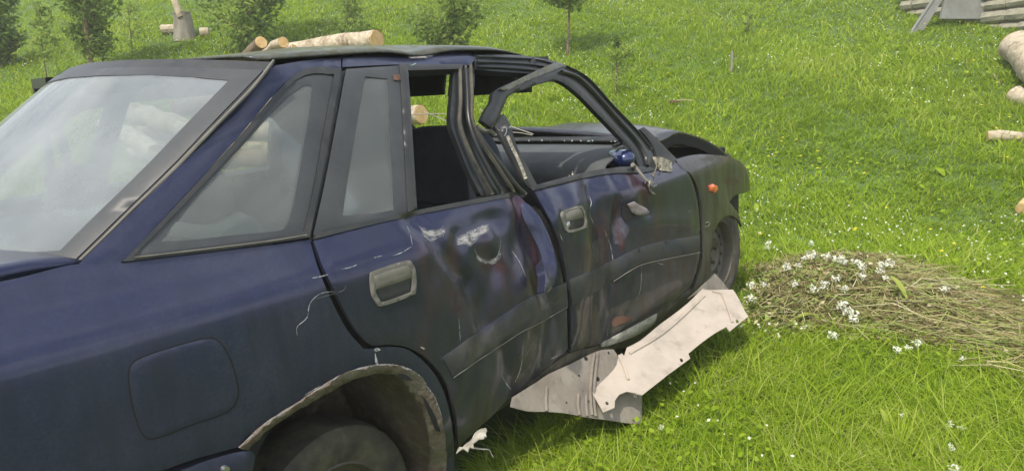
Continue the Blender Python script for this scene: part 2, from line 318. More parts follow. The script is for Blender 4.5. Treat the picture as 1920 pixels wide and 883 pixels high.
CREASE = [(.34, .90, .52, .68, .045, .016), (.52, .68, .58, .52, .05, .010), (.84, .90, .88, .54, .035, .022), (1.27, .84, .25+1.0, .26, .05, .022), (1.45, .88, 1.38, .48, .05, .018), (1.48, .68, 2.0, .60, .07, -.010),
          (.50, .83, .70, .845, .04, .010), (.62, .52, .74, .26, .05, .014), (.93, .50, .86, .26, .05, .014), (1.38, .48, 1.40, .28, .04, .014), (.66, .78, .80, .62, .04, -.010), (1.55, .84, 1.62, .70, .04, .010)]
def dent(x, z):
    d = 0
    if .25 < x < 2.1 and .2 < z < .92:                        # sharp kinks pressed into the door skins
        for x0, z0, x1, z1, w, a in CREASE:
            ux, uz = x1-x0, z1-z0; t = ((x-x0)*ux+(z-z0)*uz)/(ux*ux+uz*uz); e = 1.
            if t < 0: e = max(0, 1+t*3); t = 0
            elif t > 1: e = max(0, 1-(t-1)*3); t = 1
            q = 1-math.hypot(x-x0-ux*t, z-z0-uz*t)/w
            if q > 0: d += a*q*e
    for cx, cz, sx, sz, a, r in DENTS:
        dx, dz = x-cx, z-cz
        if abs(dx) > 5*max(sx, sz) or abs(dz) > 5*max(sx, sz): continue
        u = dx*math.cos(r)+dz*math.sin(r); v = -dx*math.sin(r)+dz*math.cos(r); d += a*math.exp(-.5*((u/sx)**2+(v/sz)**2))
    if .25 < x < 1.6 and .2 < z < .9:
        w = min(1, (x-.25)/.2, (1.6-x)/.2)*min(1, (.9-z)/.06); d += w*.0035*(math.sin(x*31+z*9)*math.sin(z*27-x*8)+.6*math.sin(x*57-z*33))
    return d
def plan(x):
    r = 0
    if x < .1: r += .085*((.1-x)/1.05)**2
    if x > 2.1: r += .14*((x-2.1)/1.0)**2
    return r
def up_in(x, z):                                              # greenhouse leans in towards the tail and the windscreen
    return 0 if z < .93 else min(1, (z-.93)/.3)*(.03*max(0, .0-x)/.5 + .02*max(0, x-1.2)/.5)
SIDE = Surf(1, lambda x, z: -(prof(z)-plan(x)-up_in(x, z)) + dent(x, z), -1)
FAR = Surf(1, lambda x, z: (prof(z)-plan(x)-up_in(x, z)), 1)
def hx(y, z):
    c = 1-min(1, (abs(y)/.65)**2); t = (z-.95)/.422; t -= .107*c*max(0, min(t, 1)); return -.50+.585*t-.22*c-.02*math.sin(min(max(t, 0), 1)*math.pi)
HATCH = Surf(0, hx, -1)
CAR = None
def sheet(name, pts, material, surf=None, off=0., thick=.012, h=.03, parent=None, holes=(), world=False, corner=48, curl=.003, n=5, raw=False, edge=False):
    """one pressed panel: outline on a curved surface, filled with a fine mesh, rolled edge, real thickness"""
    surf = surf or SIDE
    def dom(pl):
        if world: return [np.array(p, float) for p in (pl if raw else crv(pl, n, corner))]
        q = pl if raw else crv(pl, n, corner); return [np.array(surf.hit(*p)) for p in q]
    def resamp(D):
        o = []
        for i in range(len(D)):
            a = D[i]; b = D[(i+1) % len(D)]; L_ = np.linalg.norm(b-a)
            if L_ < 1e-4: continue
            k = max(1, int(math.ceil(L_/h)))
            for j in range(k): o.append(a+(b-a)*j/k)
        r = [o[0]]
        for p in o[1:]:
            if np.linalg.norm(p-r[-1]) > h*.12: r.append(p)
        if np.linalg.norm(r[-1]-r[0]) < h*.12: r.pop()
        return np.array(r)
    loops = [resamp(dom(pts))]+[resamp(dom(q)) for q in holes]
    lo = loops[0].min(0); hi = loops[0].max(0)
    X, Y = np.meshgrid(np.arange(lo[0]+h*.5, hi[0], h), np.arange(lo[1]+h*.5, hi[1], h)); Q = np.stack([X.ravel(), Y.ravel()], 1)
    if len(Q):
        Q = Q[inpoly(Q, loops[0])]
        for q in loops[1:]: Q = Q[~inpoly(Q, q)]
        for q in loops:
            if len(Q): Q = Q[pdist(Q, q) > h*.35]
    vs = []; es = []
    for q in loops:
        b0 = len(vs); vs += [Vector(p) for p in q]; es += [(b0+i, b0+(i+1) % len(q)) for i in range(len(q))]
    nb = len(vs); vs += [Vector(p) for p in Q]
    ov, oe, of, ids, _, _ = delaunay_2d_cdt(vs, es, [], 0, 1e-6, True)
    ov2 = np.array([list(v) for v in ov]); bd = [any(i < nb for i in s_) or not s_ for s_ in ids]
    tri = [f for f in of]; C = np.array([ov2[list(f)].mean(0) for f in tri]); keep = inpoly(C, loops[0])
    for q in loops[1:]: keep &= ~inpoly(C, q)
    tri = [f for f, k in zip(tri, keep) if k]
    V = [surf.pt(p[0], p[1], off-(curl if b_ else 0)) for p, b_ in zip(ov2, bd)]
    F = []; nA = surf.nrm(*ov2[tri[0][0]]) if tri else None
    for f in tri:
        a, b, c = [V[i] for i in f]; cn = ov2[list(f)].mean(0); F.append(f if np.cross(b-a, c-a)@surf.nrm(*cn) > 0 else f[::-1])
    E_ = [0. if b_ else 1. for b_ in bd] if edge else None
    if thick:
        for q in loops:
            n0 = len(V); k = len(q)
            for p in q: V.append(surf.pt(p[0], p[1], off-curl))
            for p in q: V.append(surf.pt(p[0], p[1], off-thick-curl))
            F += [(n0+i, n0+(i+1) % k, n0+k+(i+1) % k, n0+k+i) for i in range(k)]
        n0 = len(V); V += [surf.pt(p[0], p[1], off-thick-curl) for p in ov2]; F += [tuple(n0+i for i in f[::-1]) for f in tri]
    return mk(name, V, F, material, parent, attrs=('edge', E_) if edge else None)
def strip(name, pts, wid, material, surf=None, off=.0015, thick=.004, parent=None, world=False, open_=True, n=5):
    """thin bead or moulding following a line on a surface; half-round section"""
    surf = surf or SIDE; q = crvo(pts, n); D = [np.array(p, float) if world else np.array(surf.hit(*p)) for p in q]; V = []; F = []; k = len(D)
    wid = wid if hasattr(wid, '__len__') else [wid]*k; wid = np.interp(np.linspace(0, 1, k), np.linspace(0, 1, len(wid)), wid)
    for i, p in enumerate(D):
        P3 = surf.pt(*p, 0); t = surf.pt(*D[min(i+1, k-1)])-surf.pt(*D[max(i-1, 0)]); t = t/(np.linalg.norm(t)+1e-9); nn = surf.nrm(*p); s_ = np.cross(t, nn); w = wid[i]/2
        for a, o_ in ((-1, off-.002), (-.75, off+thick*.8), (0, off+thick), (.75, off+thick*.8), (1, off-.002)): V.append(P3+s_*w*a+nn*o_)
    for i in range(k-1):
        for j in range(4): F.append((i*5+j, i*5+j+1, (i+1)*5+j+1, (i+1)*5+j))
    F += [(0, 1, 2, 3, 4), tuple((k-1)*5+j for j in range(4, -1, -1))]
    return mk(name, V, F, material, parent)
def scratch(pts, wid=.003, material='scratch_line', parent=None, surf=None, name='scratch'):
    surf = surf or SIDE; D = [np.array(surf.hit(*p)) for p in crvo(pts, 4)]; V = []; F = []; k = len(D)
    for i, p in enumerate(D):
        P3 = surf.pt(*p, .0032); t = surf.pt(*D[min(i+1, k-1)])-surf.pt(*D[max(i-1, 0)]); t = t/(np.linalg.norm(t)+1e-9); nn = surf.nrm(*p); s_ = np.cross(t, nn)
        w = wid/2*.8*(.25+.75*math.sin(math.pi*i/(k-1)))*rng.uniform(.6, 1.2); V += [P3-s_*w, P3+s_*w]
    F = [(2*i, 2*i+1, 2*i+3, 2*i+2) for i in range(k-1)]
    return mk(name, V, F, material, parent, attrs=('edge', [1.]*len(V)))
def patch(pts, material, parent, name='paint_scuff', off=.0034, h=.012): return sheet(name, pts, material, off=off, thick=0, h=h, parent=parent, curl=0, edge=True)
# ================================================================== the setting
def build_ground():
    xs = np.concatenate([np.linspace(-40, -8, 20), np.linspace(-7.5, 14, 130), np.linspace(14.5, 30, 40), np.linspace(32, 52, 10)])
    ys = np.concatenate([np.linspace(-40, -9, 20), np.linspace(-8.5, 14, 136), np.linspace(14.5, 30, 40), np.linspace(32, 52, 10)])
    X, Y = np.meshgrid(xs, ys, indexing='ij'); Z = ground_z(X, Y); nx, ny = X.shape
    V = np.stack([X.ravel(), Y.ravel(), Z.ravel()], 1); F = [(i*ny+j, (i+1)*ny+j, (i+1)*ny+j+1, i*ny+j+1) for i in range(nx-1) for j in range(ny-1)]
    tag(mk('ground', V, F, 'soil'), kind='structure')
build_ground()
def wave(x, y, s, p=0): return np.sin(x*s+p)*np.cos(y*s*.83+p*1.7)+.6*np.sin(x*s*1.9-y*s*1.3+p)+.4*np.cos(y*s*2.7+x*s*.7-p)
def heap_h(x, y):
    """height of the heap of pulled weeds above the lawn"""
    a = np.array([2.55, -.72]); b = np.array([2.62, -2.35]); 
    h = 0
    for (cx, cy, sx, sy, ang, hh) in HEAP:
        dx = x-cx; dy = y-cy; u = dx*math.cos(ang)+dy*math.sin(ang); v = -dx*math.sin(ang)+dy*math.cos(ang); h = np.maximum(h, hh*np.exp(-(np.abs(u)/sx)**2.4-(np.abs(v)/sy)**2.4))
    return h
_h = [onground(*p) for p in ((1480, 560), (1580, 550), (1690, 578), (1800, 612), (1930, 668))]
HEAP = [(_h[0][0], _h[0][1], .40, .50, .8, .14), (_h[1][0], _h[1][1], .42, .46, .8, .17), (_h[2][0], _h[2][1], .38, .38, .8, .12), (_h[3][0], _h[3][1], .32, .30, .8, .07), (_h[4][0], _h[4][1], .30, .26, .8, .06)]
def scatter(n, dmin, dmax, azl=-37, azr=37, pw=1.0):
    th = YAW - np.radians(rng.uniform(azl, azr, n)); d = dmin*(dmax/dmin)**(rng.uniform(0, 1, n)**pw)
    x = CP[0]+d*np.cos(th); y = CP[1]+d*np.sin(th); return x, y, d
def ribbons(name, x, y, z, length, width, az, bend, tint, material, seg=3, lean=None):
    """many grass blades as tapering bent ribbons in one mesh"""
    n = len(x); t = np.linspace(0, 1, seg+1)[None, :]; dx, dy = np.cos(az)[:, None], np.sin(az)[:, None]
    out = (bend*length)[:, None]*t**1.8; hgt = length[:, None]*(t-.25*np.minimum(bend, 1.6)[:, None]*t**2.2)
    px = x[:, None]+dx*out; py = y[:, None]+dy*out; pz = z[:, None]+hgt; w = width[:, None]*.5*(1-t**1.7)
    if lean is None: lean = rng.uniform(-.6, .6, n)
    sx = -np.sin(az+lean)[:, None]; sy = np.cos(az+lean)[:, None]
    Lf = np.stack([px-sx*w, py-sy*w, pz], -1)[:, :seg]; Rt = np.stack([px+sx*w, py+sy*w, pz], -1)[:, :seg]; tip = np.stack([px[:, -1], py[:, -1], pz[:, -1]], -1)
    V = np.empty((n, 2*seg+1, 3)); V[:, 0:2*seg:2] = Lf; V[:, 1:2*seg:2] = Rt; V[:, 2*seg] = tip; k = 2*seg+1
    base = (np.arange(n)*k)[:, None]; quads = np.array([[2*i, 2*i+1, 2*i+3, 2*i+2] for i in range(seg-1)]).reshape(-1)
    me = bpy.data.meshes.new(name); loops = np.concatenate([(base+quads[None, :]), base+np.array([[2*seg-2, 2*seg-1, 2*seg]])], 1).ravel()
    npol = n*seg; tot = np.tile(np.array([4]*(seg-1)+[3]), n); st = np.concatenate([[0], np.cumsum(tot)[:-1]])
    me.vertices.add(n*k); me.vertices.foreach_set('co', V.reshape(-1).astype(np.float32)); me.loops.add(len(loops)); me.loops.foreach_set('vertex_index', loops.astype(np.int32))
    me.polygons.add(npol); me.polygons.foreach_set('loop_start', st.astype(np.int32)); me.polygons.foreach_set('loop_total', tot.astype(np.int32)); me.update(calc_edges=True)
    a = me.attributes.new('tint', 'FLOAT', 'POINT'); a.data.foreach_set('value', np.repeat(tint, k).astype(np.float32)); me.polygons.foreach_set('use_smooth', [True]*npol)
    me.materials.append(M[material]); o = bpy.data.objects.new(name, me); COL.objects.link(o); return o
def build_grass():
    # tufts, each a handful of blades fanning out of one root
    x, y, d = scatter(88000, 1.6, 26, -40, 40, pw=.80); nt_ = len(x)
    for a_, b_ in ((-82, -40), (40, 82)): x2, y2, d2 = scatter(9500, 2.2, 24, a_, b_, pw=.6); x = np.concatenate([x, x2]); y = np.concatenate([y, y2]); d = np.concatenate([d, d2]); patchv = wave(x, y, .9, .3)+.7*wave(x, y, 2.7, 1.1); 
    k = 6; X = np.repeat(x, k); Y = np.repeat(y, k); D = np.repeat(d, k); PV = np.repeat(patchv, k); n = len(X)
    X = X+rng.normal(0, .012*np.clip(D/3, 1, 4)); Y = Y+rng.normal(0, .012*np.clip(D/3, 1, 4))
    azr_ = np.degrees(np.abs((YAW-np.arctan2(Y-CP[1], X-CP[0])+math.pi) % (2*math.pi)-math.pi)); side_ = azr_ > 40.5
    ok = ~((X > -1.0) & (X < 3.0) & (np.abs(Y) < .62)); hp = heap_h(X, Y); ok &= (hp < .03+.05*np.clip(wave(X, Y, 6., 1.), 0, 1)) | (rng.uniform(0, 1, n) < .45)
    X, Y, D, PV, side_ = X[ok], Y[ok], D[ok], PV[ok], side_[ok]; n = len(X); tall = np.clip(.5+.28*PV, .15, 1.3)
    length = (.035+.055*tall)*rng.uniform(.45, 1.5, n); near = D < 7; length *= np.where(near, 1, 1.25); length *= np.where(np.abs(Y) < 1.25, np.where((X > -1) & (X < 3), .8, 1), 1)
    width = .0032*np.clip(D/2.2, 1, 6)**.9*rng.uniform(.6, 1.5, n)*np.where(side_, 1.9, 1)
    tint = np.clip(.53+.075*PV+rng.normal(0, .13, n), 0, .86); dry = rng.uniform(0, 1, n) < np.where(wave(X, Y, 1.9, 5.) > 1.15, .09, .03); tint[dry] = rng.uniform(.85, 1, dry.sum())
    az = rng.uniform(0, 6.283, n); sw_ = rng.uniform(0, 1, n) < .3; az[sw_] = rng.normal(0, .7, sw_.sum())+2.2*wave(X, Y, .8, .8)[sw_]; bd = rng.uniform(.3, 2.0, n); lg = rng.uniform(0, 1, n) < .05; length[lg] *= 1.9; bd[lg] = rng.uniform(.9, 2.2, lg.sum()); tint[lg] = np.clip(tint[lg]+.2, 0, .85)
    for nm, sel, sg in (('grass', D < 5.5, 3), ('grass', D >= 5.5, 2)): tag(ribbons(nm, X[sel], Y[sel], ground_z(X, Y)[sel]-.004, length[sel], width[sel], az[sel], bd[sel], tint[sel], 'grass_blades', seg=sg), 'lush green meadow grass around the car' if sg == 3 else 'meadow grass on the slope behind the car', 'grass', kind='stuff')
    # broad leaved ground cover between the blades: round leaflets held near level
    m_ = 20000; x, y, d = scatter(m_, 1.4, 24, pw=.8); pv = wave(x, y, 1.7, 2.); ok = (pv > .1) & ~((x > -1) & (x < 3) & (np.abs(y) < .7)) & (heap_h(x, y) < .04); x, y, d = x[ok], y[ok], d[ok]; n = len(x)
    r = .008*rng.uniform(.6, 1.5, n)*np.clip(d/3, 1, 3)**.7; z = ground_z(x, y)+rng.uniform(.02, .065, n); q = rng.uniform(0, 6.28, n); V = np.empty((n, 5, 3)); tl = rng.normal(0, .35, (n, 2))
    for i in range(5):
        a = q+i*1.2566; V[:, i, 0] = x+r*np.cos(a); V[:, i, 1] = y+r*np.sin(a); V[:, i, 2] = z+r*(np.cos(a)*tl[:, 0]+np.sin(a)*tl[:, 1])
    me = bpy.data.meshes.new('clover_leaves'); me.vertices.add(n*5); me.vertices.foreach_set('co', V.reshape(-1).astype(np.float32)); me.loops.add(n*5); me.loops.foreach_set('vertex_index', np.arange(n*5, dtype=np.int32))
    me.polygons.add(n); me.polygons.foreach_set('loop_start', (np.arange(n)*5).astype(np.int32)); me.polygons.foreach_set('loop_total', np.full(n, 5, np.int32)); me.update(calc_edges=True)
    a = me.attributes.new('tint', 'FLOAT', 'POINT'); a.data.foreach_set('value', np.repeat(np.clip(rng.normal(.5, .14, n), .1, .8), 5).astype(np.float32)); me.materials.append(M['grass_blades'])
    o = bpy.data.objects.new('clover_leaves', me); COL.objects.link(o); tag(o, 'low clover leaves spread through the meadow', 'clover', kind='stuff')
build_grass()
OCT = np.array([(1, 0, 0), (0, 1, 0), (-1, 0, 0), (0, -1, 0), (0, 0, .8), (0, 0, -.6)]); OCF = [(0, 1, 4), (1, 2, 4), (2, 3, 4), (3, 0, 4), (1, 0, 5), (2, 1, 5), (3, 2, 5), (0, 3, 5)]
def build_flowers():
    mb = MB(); x, y, d = scatter(6500, 2.2, 17, pw=.55); pv = wave(x, y, 1.1, 4.)+.5*wave(x, y, 3.3, 1.)
    for a, b, c, p in zip(x, y, d, pv):
        if p < .25 or (-1 < a < 3 and abs(b) < .85) or heap_h(a, b) > .04: continue
        if c < 3.2 and rng.uniform() < .55: continue
        r = rng.uniform(.004, .009)*(1+.10*max(0, c-4)*.5); z = ground_z(a, b)+rng.uniform(.05, .10); R = Matrix.Rotation(rng.uniform(0, 3), 3, (rng.uniform(-1, 1), rng.uniform(-1, 1), 1)); R = np.array(R)
        mb.add([(R@v)*r*rng.uniform(.75, 1.2)+np.array((a, b, z)) for v in OCT], OCF, rng.uniform(0, 1))
    tag(mb.build('clover_flowers', 'petals', None, False, True), 'small white clover flowers dotted over the meadow', 'clover flowers', kind='stuff')
    mb = MB(); x, y, d = scatter(260, 4, 16, -34, 34, pw=.6)
    for a, b, c in zip(x, y, d):
        if (-1 < a < 3.2 and abs(b) < 1): continue
        r = .011*(1+.03*c); z = ground_z(a, b)+rng.uniform(.07, .13); mb.add([v*r*np.array((1, 1, .5))+np.array((a, b, z)) for v in OCT], OCF, rng.uniform(0, 1))
    tag(mb.build('yellow_meadow_flowers', 'yellow_petals', None, False, True), 'tiny yellow meadow flowers scattered on the slope', 'yellow flowers', kind='stuff')
build_flowers()
# ------------------------------------------------------------------ trees and shrubs on the slope
def leaf_mesh(mb, c, r, up=0):
    n = rng.normal(0, 1, 3); n[2] = abs(n[2])+up; n /= np.linalg.norm(n); a = np.cross(n, rng.normal(0, 1, 3)); a /= np.linalg.norm(a); b = np.cross(n, a); t = float(np.clip(rng.normal(.45, .22), 0, 1))
    mb.add([c-a*r, c-b*r*.45+a*r*.1, c+a*r, c+b*r*.45+a*r*.1+n*r*.1], [(0, 1, 2, 3)], t)
def tree(name, px, py, u, height, spread, nleaf, leafr, label, cat, trunk_r=.03, bare=.3, group=None, clumps=14, bright=0, trunk_mat='bark_brown', lean=0):
    p = atu(px, py, u); x, y = p[0], p[1]; g = float(ground_z(x, y)); base = np.array([x, y, g-.03]); root = empty(name, base); tag(root, label, cat, group)
    up = PL/np.linalg.norm(PL); tb = MB(); top = base+up*height+np.array([CR[0], CR[1], 0])*lean*height; mid = base+(top-base)*.5+rng.normal(0, .03*height, 3)*np.array([1, 1, 0])
    tb.tube(crvo([base, mid, top], 4), list(np.linspace(trunk_r, trunk_r*.25, 9)), 8, wob=.06); lf = MB()
    for i in range(clumps):
        t = bare+(1-bare)*(i+.5)/clumps; c0 = base+(top-base)*t; a = rng.uniform(0, 6.28); w = spread*(.45+.8*math.sin(math.pi*min(1, (t-bare)/(1-bare)*.85+.12)))*rng.uniform(.4, 1.05)
        tip = c0+np.array([math.cos(a)*w, math.sin(a)*w, 0])+up*w*rng.uniform(.3, .9); tb.tube([c0, (c0+tip)/2+rng.normal(0, .03, 3), tip], [trunk_r*.4, trunk_r*.28, trunk_r*.1], 5)
        cr = spread*rng.uniform(.30, .52); tone = rng.uniform(-.25, .25)
        for j in range(nleaf//clumps):
            q = rng.normal(0, 1, 3); q /= np.linalg.norm(q); q = q*cr*rng.uniform(.2, 1)**.5*np.array([1, 1, .85]); s = rng.uniform(.15, 1); cc = c0+(tip-c0)*s+q
            if cc[2] < g+.05: continue
            leaf_mesh(lf, cc, leafr*rng.uniform(.6, 1.3), .3); lf.A[-4:] = [float(np.clip(lf.A[-1]+tone+bright, 0, 1))]*4
    tb.build('trunk', trunk_mat, root); lf.build('crown', 'leaves', root, False, True); return root
TS = [ # name, px, py, u, height, spread, leaves, leaf, label, cat, trunk, bare, clumps, bright
 ('young_tree', 172, 128, 11.5, 2.3, .50, 6500, .042, 'dark leafy young tree at the left, its trunk rising behind the car roof', 'tree', .045, .12, 30, -.12),
 ('young_tree', 1065, 134, 11.0, 1.6, .46, 3600, .038, 'dark round young tree with a thin bare stem, behind the middle of the car', 'tree', .022, .40, 22, -.10),
 ('bushy_tree', 462, 105, 12.0, 2.6, .66, 9500, .046, 'broad bushy tree standing behind the pile of logs', 'tree', .04, .02, 40, -.05),
 ('sapling', 1158, 178, 8.8, .66, .17, 900, .020, 'thin pale green sapling standing right of the roof of the car', 'sapling', .010, .25, 8, .25),
 ('sapling', 78, 95, 11.5, 1.0, .24, 420, .04, 'yellowish sapling left of the dark leafy young tree', 'sapling', .012, .3, 8, .3),
 ('sapling', 245, 85, 12.5, .75, .30, 260, .03, 'sparse pale sapling between the dark young tree and the stump', 'sapling', .010, .2, 7, .3),
 ('shrub', 850, 92, 10.6, .85, .50, 2600, .045, 'broad leaved shrub behind the bent roof of the car', 'shrub', .02, .02, 12, .05),
 ('shrub', 652, 62, 12.6, .60, .34, 700, .04, 'low rounded shrub on the slope above the longest log', 'shrub', .015, .02, 9, .15),
 ('shrub', -8, 72, 12.5, 1.0, .42, 2200, .05, 'dark shrub cut by the left edge, highest on the slope', 'shrub', .02, .02, 12, -.25),
 ('sapling', 1402, 60, 11.5, .30, .10, 90, .03, 'tiny green sapling beside the short wooden post', 'sapling', .008, .2, 5, .15),
]
for t in TS: tree(t[0], t[1], t[2], t[3], t[4], t[5], t[6], t[7], t[8], t[9], trunk_r=t[10], bare=t[11], clumps=t[12], bright=t[13])
# ------------------------------------------------------------------ logs, stump, post
def log(px0, py0, u0, px1, py1, u1, r, label, group=None, material='bark_pale', name='log', cat='log', taper=.9, fork=None):
    a = atu(px0, py0, u0); b = atu(px1, py1, u1); d = b-a; ln = np.linalg.norm(d); pts = [a+d*t+rng.normal(0, r*.10, 3)*(0 < t < 1) for t in np.linspace(0, 1, 7)]
    root = empty(name, tuple((a+b)/2)); tag(root, label, cat, group); mb = MB(); rr = [r*(1-(1-taper)*t)*rng.uniform(.94, 1.07) for t in np.linspace(0, 1, 7)]; mb.tube(pts, rr, 14, False, wob=.05)
    if fork: mb.tube([pts[4], pts[4]+np.array(fork)], [r*.55, r*.4], 9)
    mb.build('bark', material, root); nn = d/ln
    for s, p, r_ in ((-1, pts[0], rr[0]), (1, pts[-1], rr[-1])):
        e = MB(); ref = np.array([0, 0, 1.]); u = np.cross(nn, ref); u /= np.linalg.norm(u); w = np.cross(u, nn); k = 14; V = [p+nn*s*.004]
        for q in (.55, .93, 1.0):
            V += [p+nn*s*(.004 if q < .95 else -.004)+(math.cos(i*2*math.pi/k)*u+math.sin(i*2*math.pi/k)*w)*r_*q for i in range(k)]
        F = [(0, 1+i, 1+(i+1) % k) for i in range(k)]+[(1+j*k+i, 1+(j+1)*k+i, 1+(j+1)*k+(i+1) % k, 1+j*k+(i+1) % k) for j in range(2) for i in range(k)]
        e.add(V, F); e.build('cut_end', 'wood_cut', root)
    return root
LG = 'logs in the pile behind the car'
log(545, 96, 7.9, 707, 75, 7.2, .082, 'longest pale log on top of the pile behind the car', LG, taper=1.12)
log(440, 130, 7.9, 490, 80, 7.3, .062, 'log leaning steeply with a yellow cut end, leftmost above the car roof', LG, material='bark_brown')
log(488, 112, 8.0, 531, 80, 7.3, .060, 'short forked log with an orange cut end, second from the left above the roof', LG, fork=(.08, -.05, -.16))
log(505, 118, 7.6, 552, 92, 7.5, .05, 'stubby grey log wedged below the forked log', LG, material='wood_grey')
log(392, 160, 7.9, 640, 150, 7.6, .10, 'thick pale log lying level below the longest one', LG)
log(200, 232, 7.3, 292, 288, 6.6, .085, 'pale log slanting down at the left end of the pile, seen through the rear window', LG)
log(235, 205, 7.8, 370, 250, 7.4, .11, 'thick yellowish log seen through the top of the rear window', LG)
log(470, 195, 7.5, 600, 205, 7.2, .10, 'thick pale log ending behind the small triangular window', LG)
log(430, 250, 7.4, 590, 240, 7.2, .085, 'lower pale log behind the small triangular window', LG)
log(640, 235, 7.6, 790, 215, 6.9, .10, 'log whose reddish cut end shows through the open rear door window', LG)
log(560, 262, 7.3, 735, 268, 7.2, .09, 'bottom log behind the narrow rear door window', LG, material='bark_brown')
log(330, 205, 8.1, 520, 165, 7.9, .09, 'log at the back of the pile, crossing behind the others', LG, material='bark_brown')
log(610, 190, 7.7, 720, 200, 7.5, .09, 'log in the middle of the pile behind the narrow window', LG)
log(330, 300, 7.2, 520, 296, 7.1, .09, 'bottom left log of the pile behind the car', LG, material='bark_brown')
log(610, 225, 8.2, 500, 130, 8.3, .08, 'slanting log at the far side of the pile', LG, material='wood_grey')
for i_, (px_, py_, u_) in enumerate(((400, 170, 8.25), (560, 178, 8.3), (650, 205, 8.2), (455, 215, 8.3), (350, 245, 8.1), (560, 245, 8.2), (660, 262, 8.0), (440, 282, 8.0), (330, 285, 7.8), (590, 300, 7.9), (700, 305, 7.7), (450, 318, 7.7))):
    log(px_-85, py_+rng.uniform(-8, 8), u_, px_+85, py_+rng.uniform(-8, 8), u_-.1, rng.uniform(.075, .10), ('brown barked' if i_ % 3 == 0 else 'pale') + ' log in the back layer, ' + ('near its top' if py_ < 210 else 'in its middle' if py_ < 270 else 'close to the ground') + (' at the far left' if px_ < 400 else ' at the left' if px_ < 445 else ' left of centre' if px_ < 500 else ' at the centre' if px_ < 600 else ' at the right'), LG, material='bark_brown' if i_ % 3 == 0 else 'bark_pale')
RG = 'cut logs at the right edge'
p_ = onground(1855, 262); 
def glog(px0, py0, px1, py1, r, label, material='bark_pale', h=None, name='log', cat='log', group=RG):
    a = onground(px0, py0, r if h is None else h); b = onground(px1, py1, r if h is None else h); ua = (a-CP)[0]*_c+(a-CP)[1]*_s; ub = (b-CP)[0]*_c+(b-CP)[1]*_s
    return log(px0, py0, ua, px1, py1, ub, r, label, group, material, name, cat, taper=1.)
glog(1852, 256, 1990, 258, .048, 'thin straight pale log lying level in the grass at the right edge')
glog(1902, 178, 1990, 205, .085, 'short thick log with a blunt end above the thin straight log')
glog(1906, 88, 1975, 150, .17, 'large yellowish log below the stone wall at the right edge', h=.2)
glog(1916, 392, 1975, 340, .045, 'reddish brown stick of wood cut by the right edge below the thin log', material='wood_cut')
# stump with a pole and firewood beside it
def stump():
    p = atu(346, 66, 13.2); g = float(ground_z(p[0], p[1])); root = empty('tree_stump', (p[0], p[1], g)); tag(root, 'upright grey chopping stump on the slope', 'stump'); mb = MB(); r = .155; top = g+.42
    mb.tube([(p[0], p[1], g-.05), (p[0], p[1], g+.1), (p[0]+.01, p[1], g+.28), (p[0], p[1], top)], [r*1.25, r*1.05, r*.95, r*.9], 16, False, wob=.05); mb.build('bark', 'wood_grey', root)
    e = MB(); e.tube([(p[0], p[1], top-.02), (p[0], p[1], top)], [r*.92, r*.9], 16); e.build('cut_end', 'wood_grey', root)
    a = atu(336, 26, 13.1); b = atu(308, -40, 13.2); q = MB(); q.tube(crvo([a-(b-a)*.1, a, (a+b)/2+np.array([.02, 0, 0]), b], 3), .055, 9, wob=.08)
    tag(q.build('pole', 'bark_pale', base=tuple(a)), 'crooked pale branch leaning on the grey stump', 'branch')
    for px, py, r_, lb in ((317, 56, .085, 'firewood block with a whitish face left of the stump'), (384, 61, .075, 'small cream firewood block right of the stump')):
        a = onground(px, py, .08); d = np.array([CR[0], CR[1], 0])*.11*(1 if px < 350 else .6); q = MB(); q.tube([a-d-CF*np.array([1, 1, 0])*.03, a+d], [r_, r_*.95], 10, wob=.05); tag(q.build('firewood_block', 'bark_pale', base=tuple(a)), lb, 'firewood', 'firewood blocks by the stump')
stump()
def post():
    a = onground(1371, 138); q = MB(); q.tube([a-PL*.05, a+PL*.12+np.array([.005, 0, 0]), a+PL*.26], [.016, .014, .012], 8, wob=.1); q.tube([a+PL*.14, a+PL*.24+np.array([CR[0], CR[1], 0])*-.03], [.008, .004], 5)
    tag(q.build('wooden_stake', 'wood_grey', base=tuple(a)), 'short weathered wooden stake standing alone on the grassy slope', 'stake')
post()
def stick():
    a = onground(1262, 191, .03); b = onground(1302, 189, .03); q = MB(); q.tube([a, (a+b)/2+np.array([0, 0, .015]), b], [.010, .007, .004], 6); tag(q.build('dry_stick', 'bark_pale', base=tuple(a)), 'dry pale stick lying in the grass right of the car roof', 'stick')
    a = onground(1862, 138, .02); b = onground(1873, 156, .02); q = MB(); q.tube([a, b], [.012, .008], 6); tag(q.build('dry_stick', 'bark_pale', base=tuple(a)), 'small pale stick in the grass below the large yellowish log', 'stick')
    a = onground(1255, 193, .02); q = MB(); q.tube([a-np.array([.03, .05, 0]), a, a+np.array([.02, -.12, .01])], [.012, .03, .006], 7); tag(q.build('dry_leaf', 'orange_rust', base=tuple(a)), 'curled reddish dead leaf at the end of the dry stick', 'leaf')
stick()
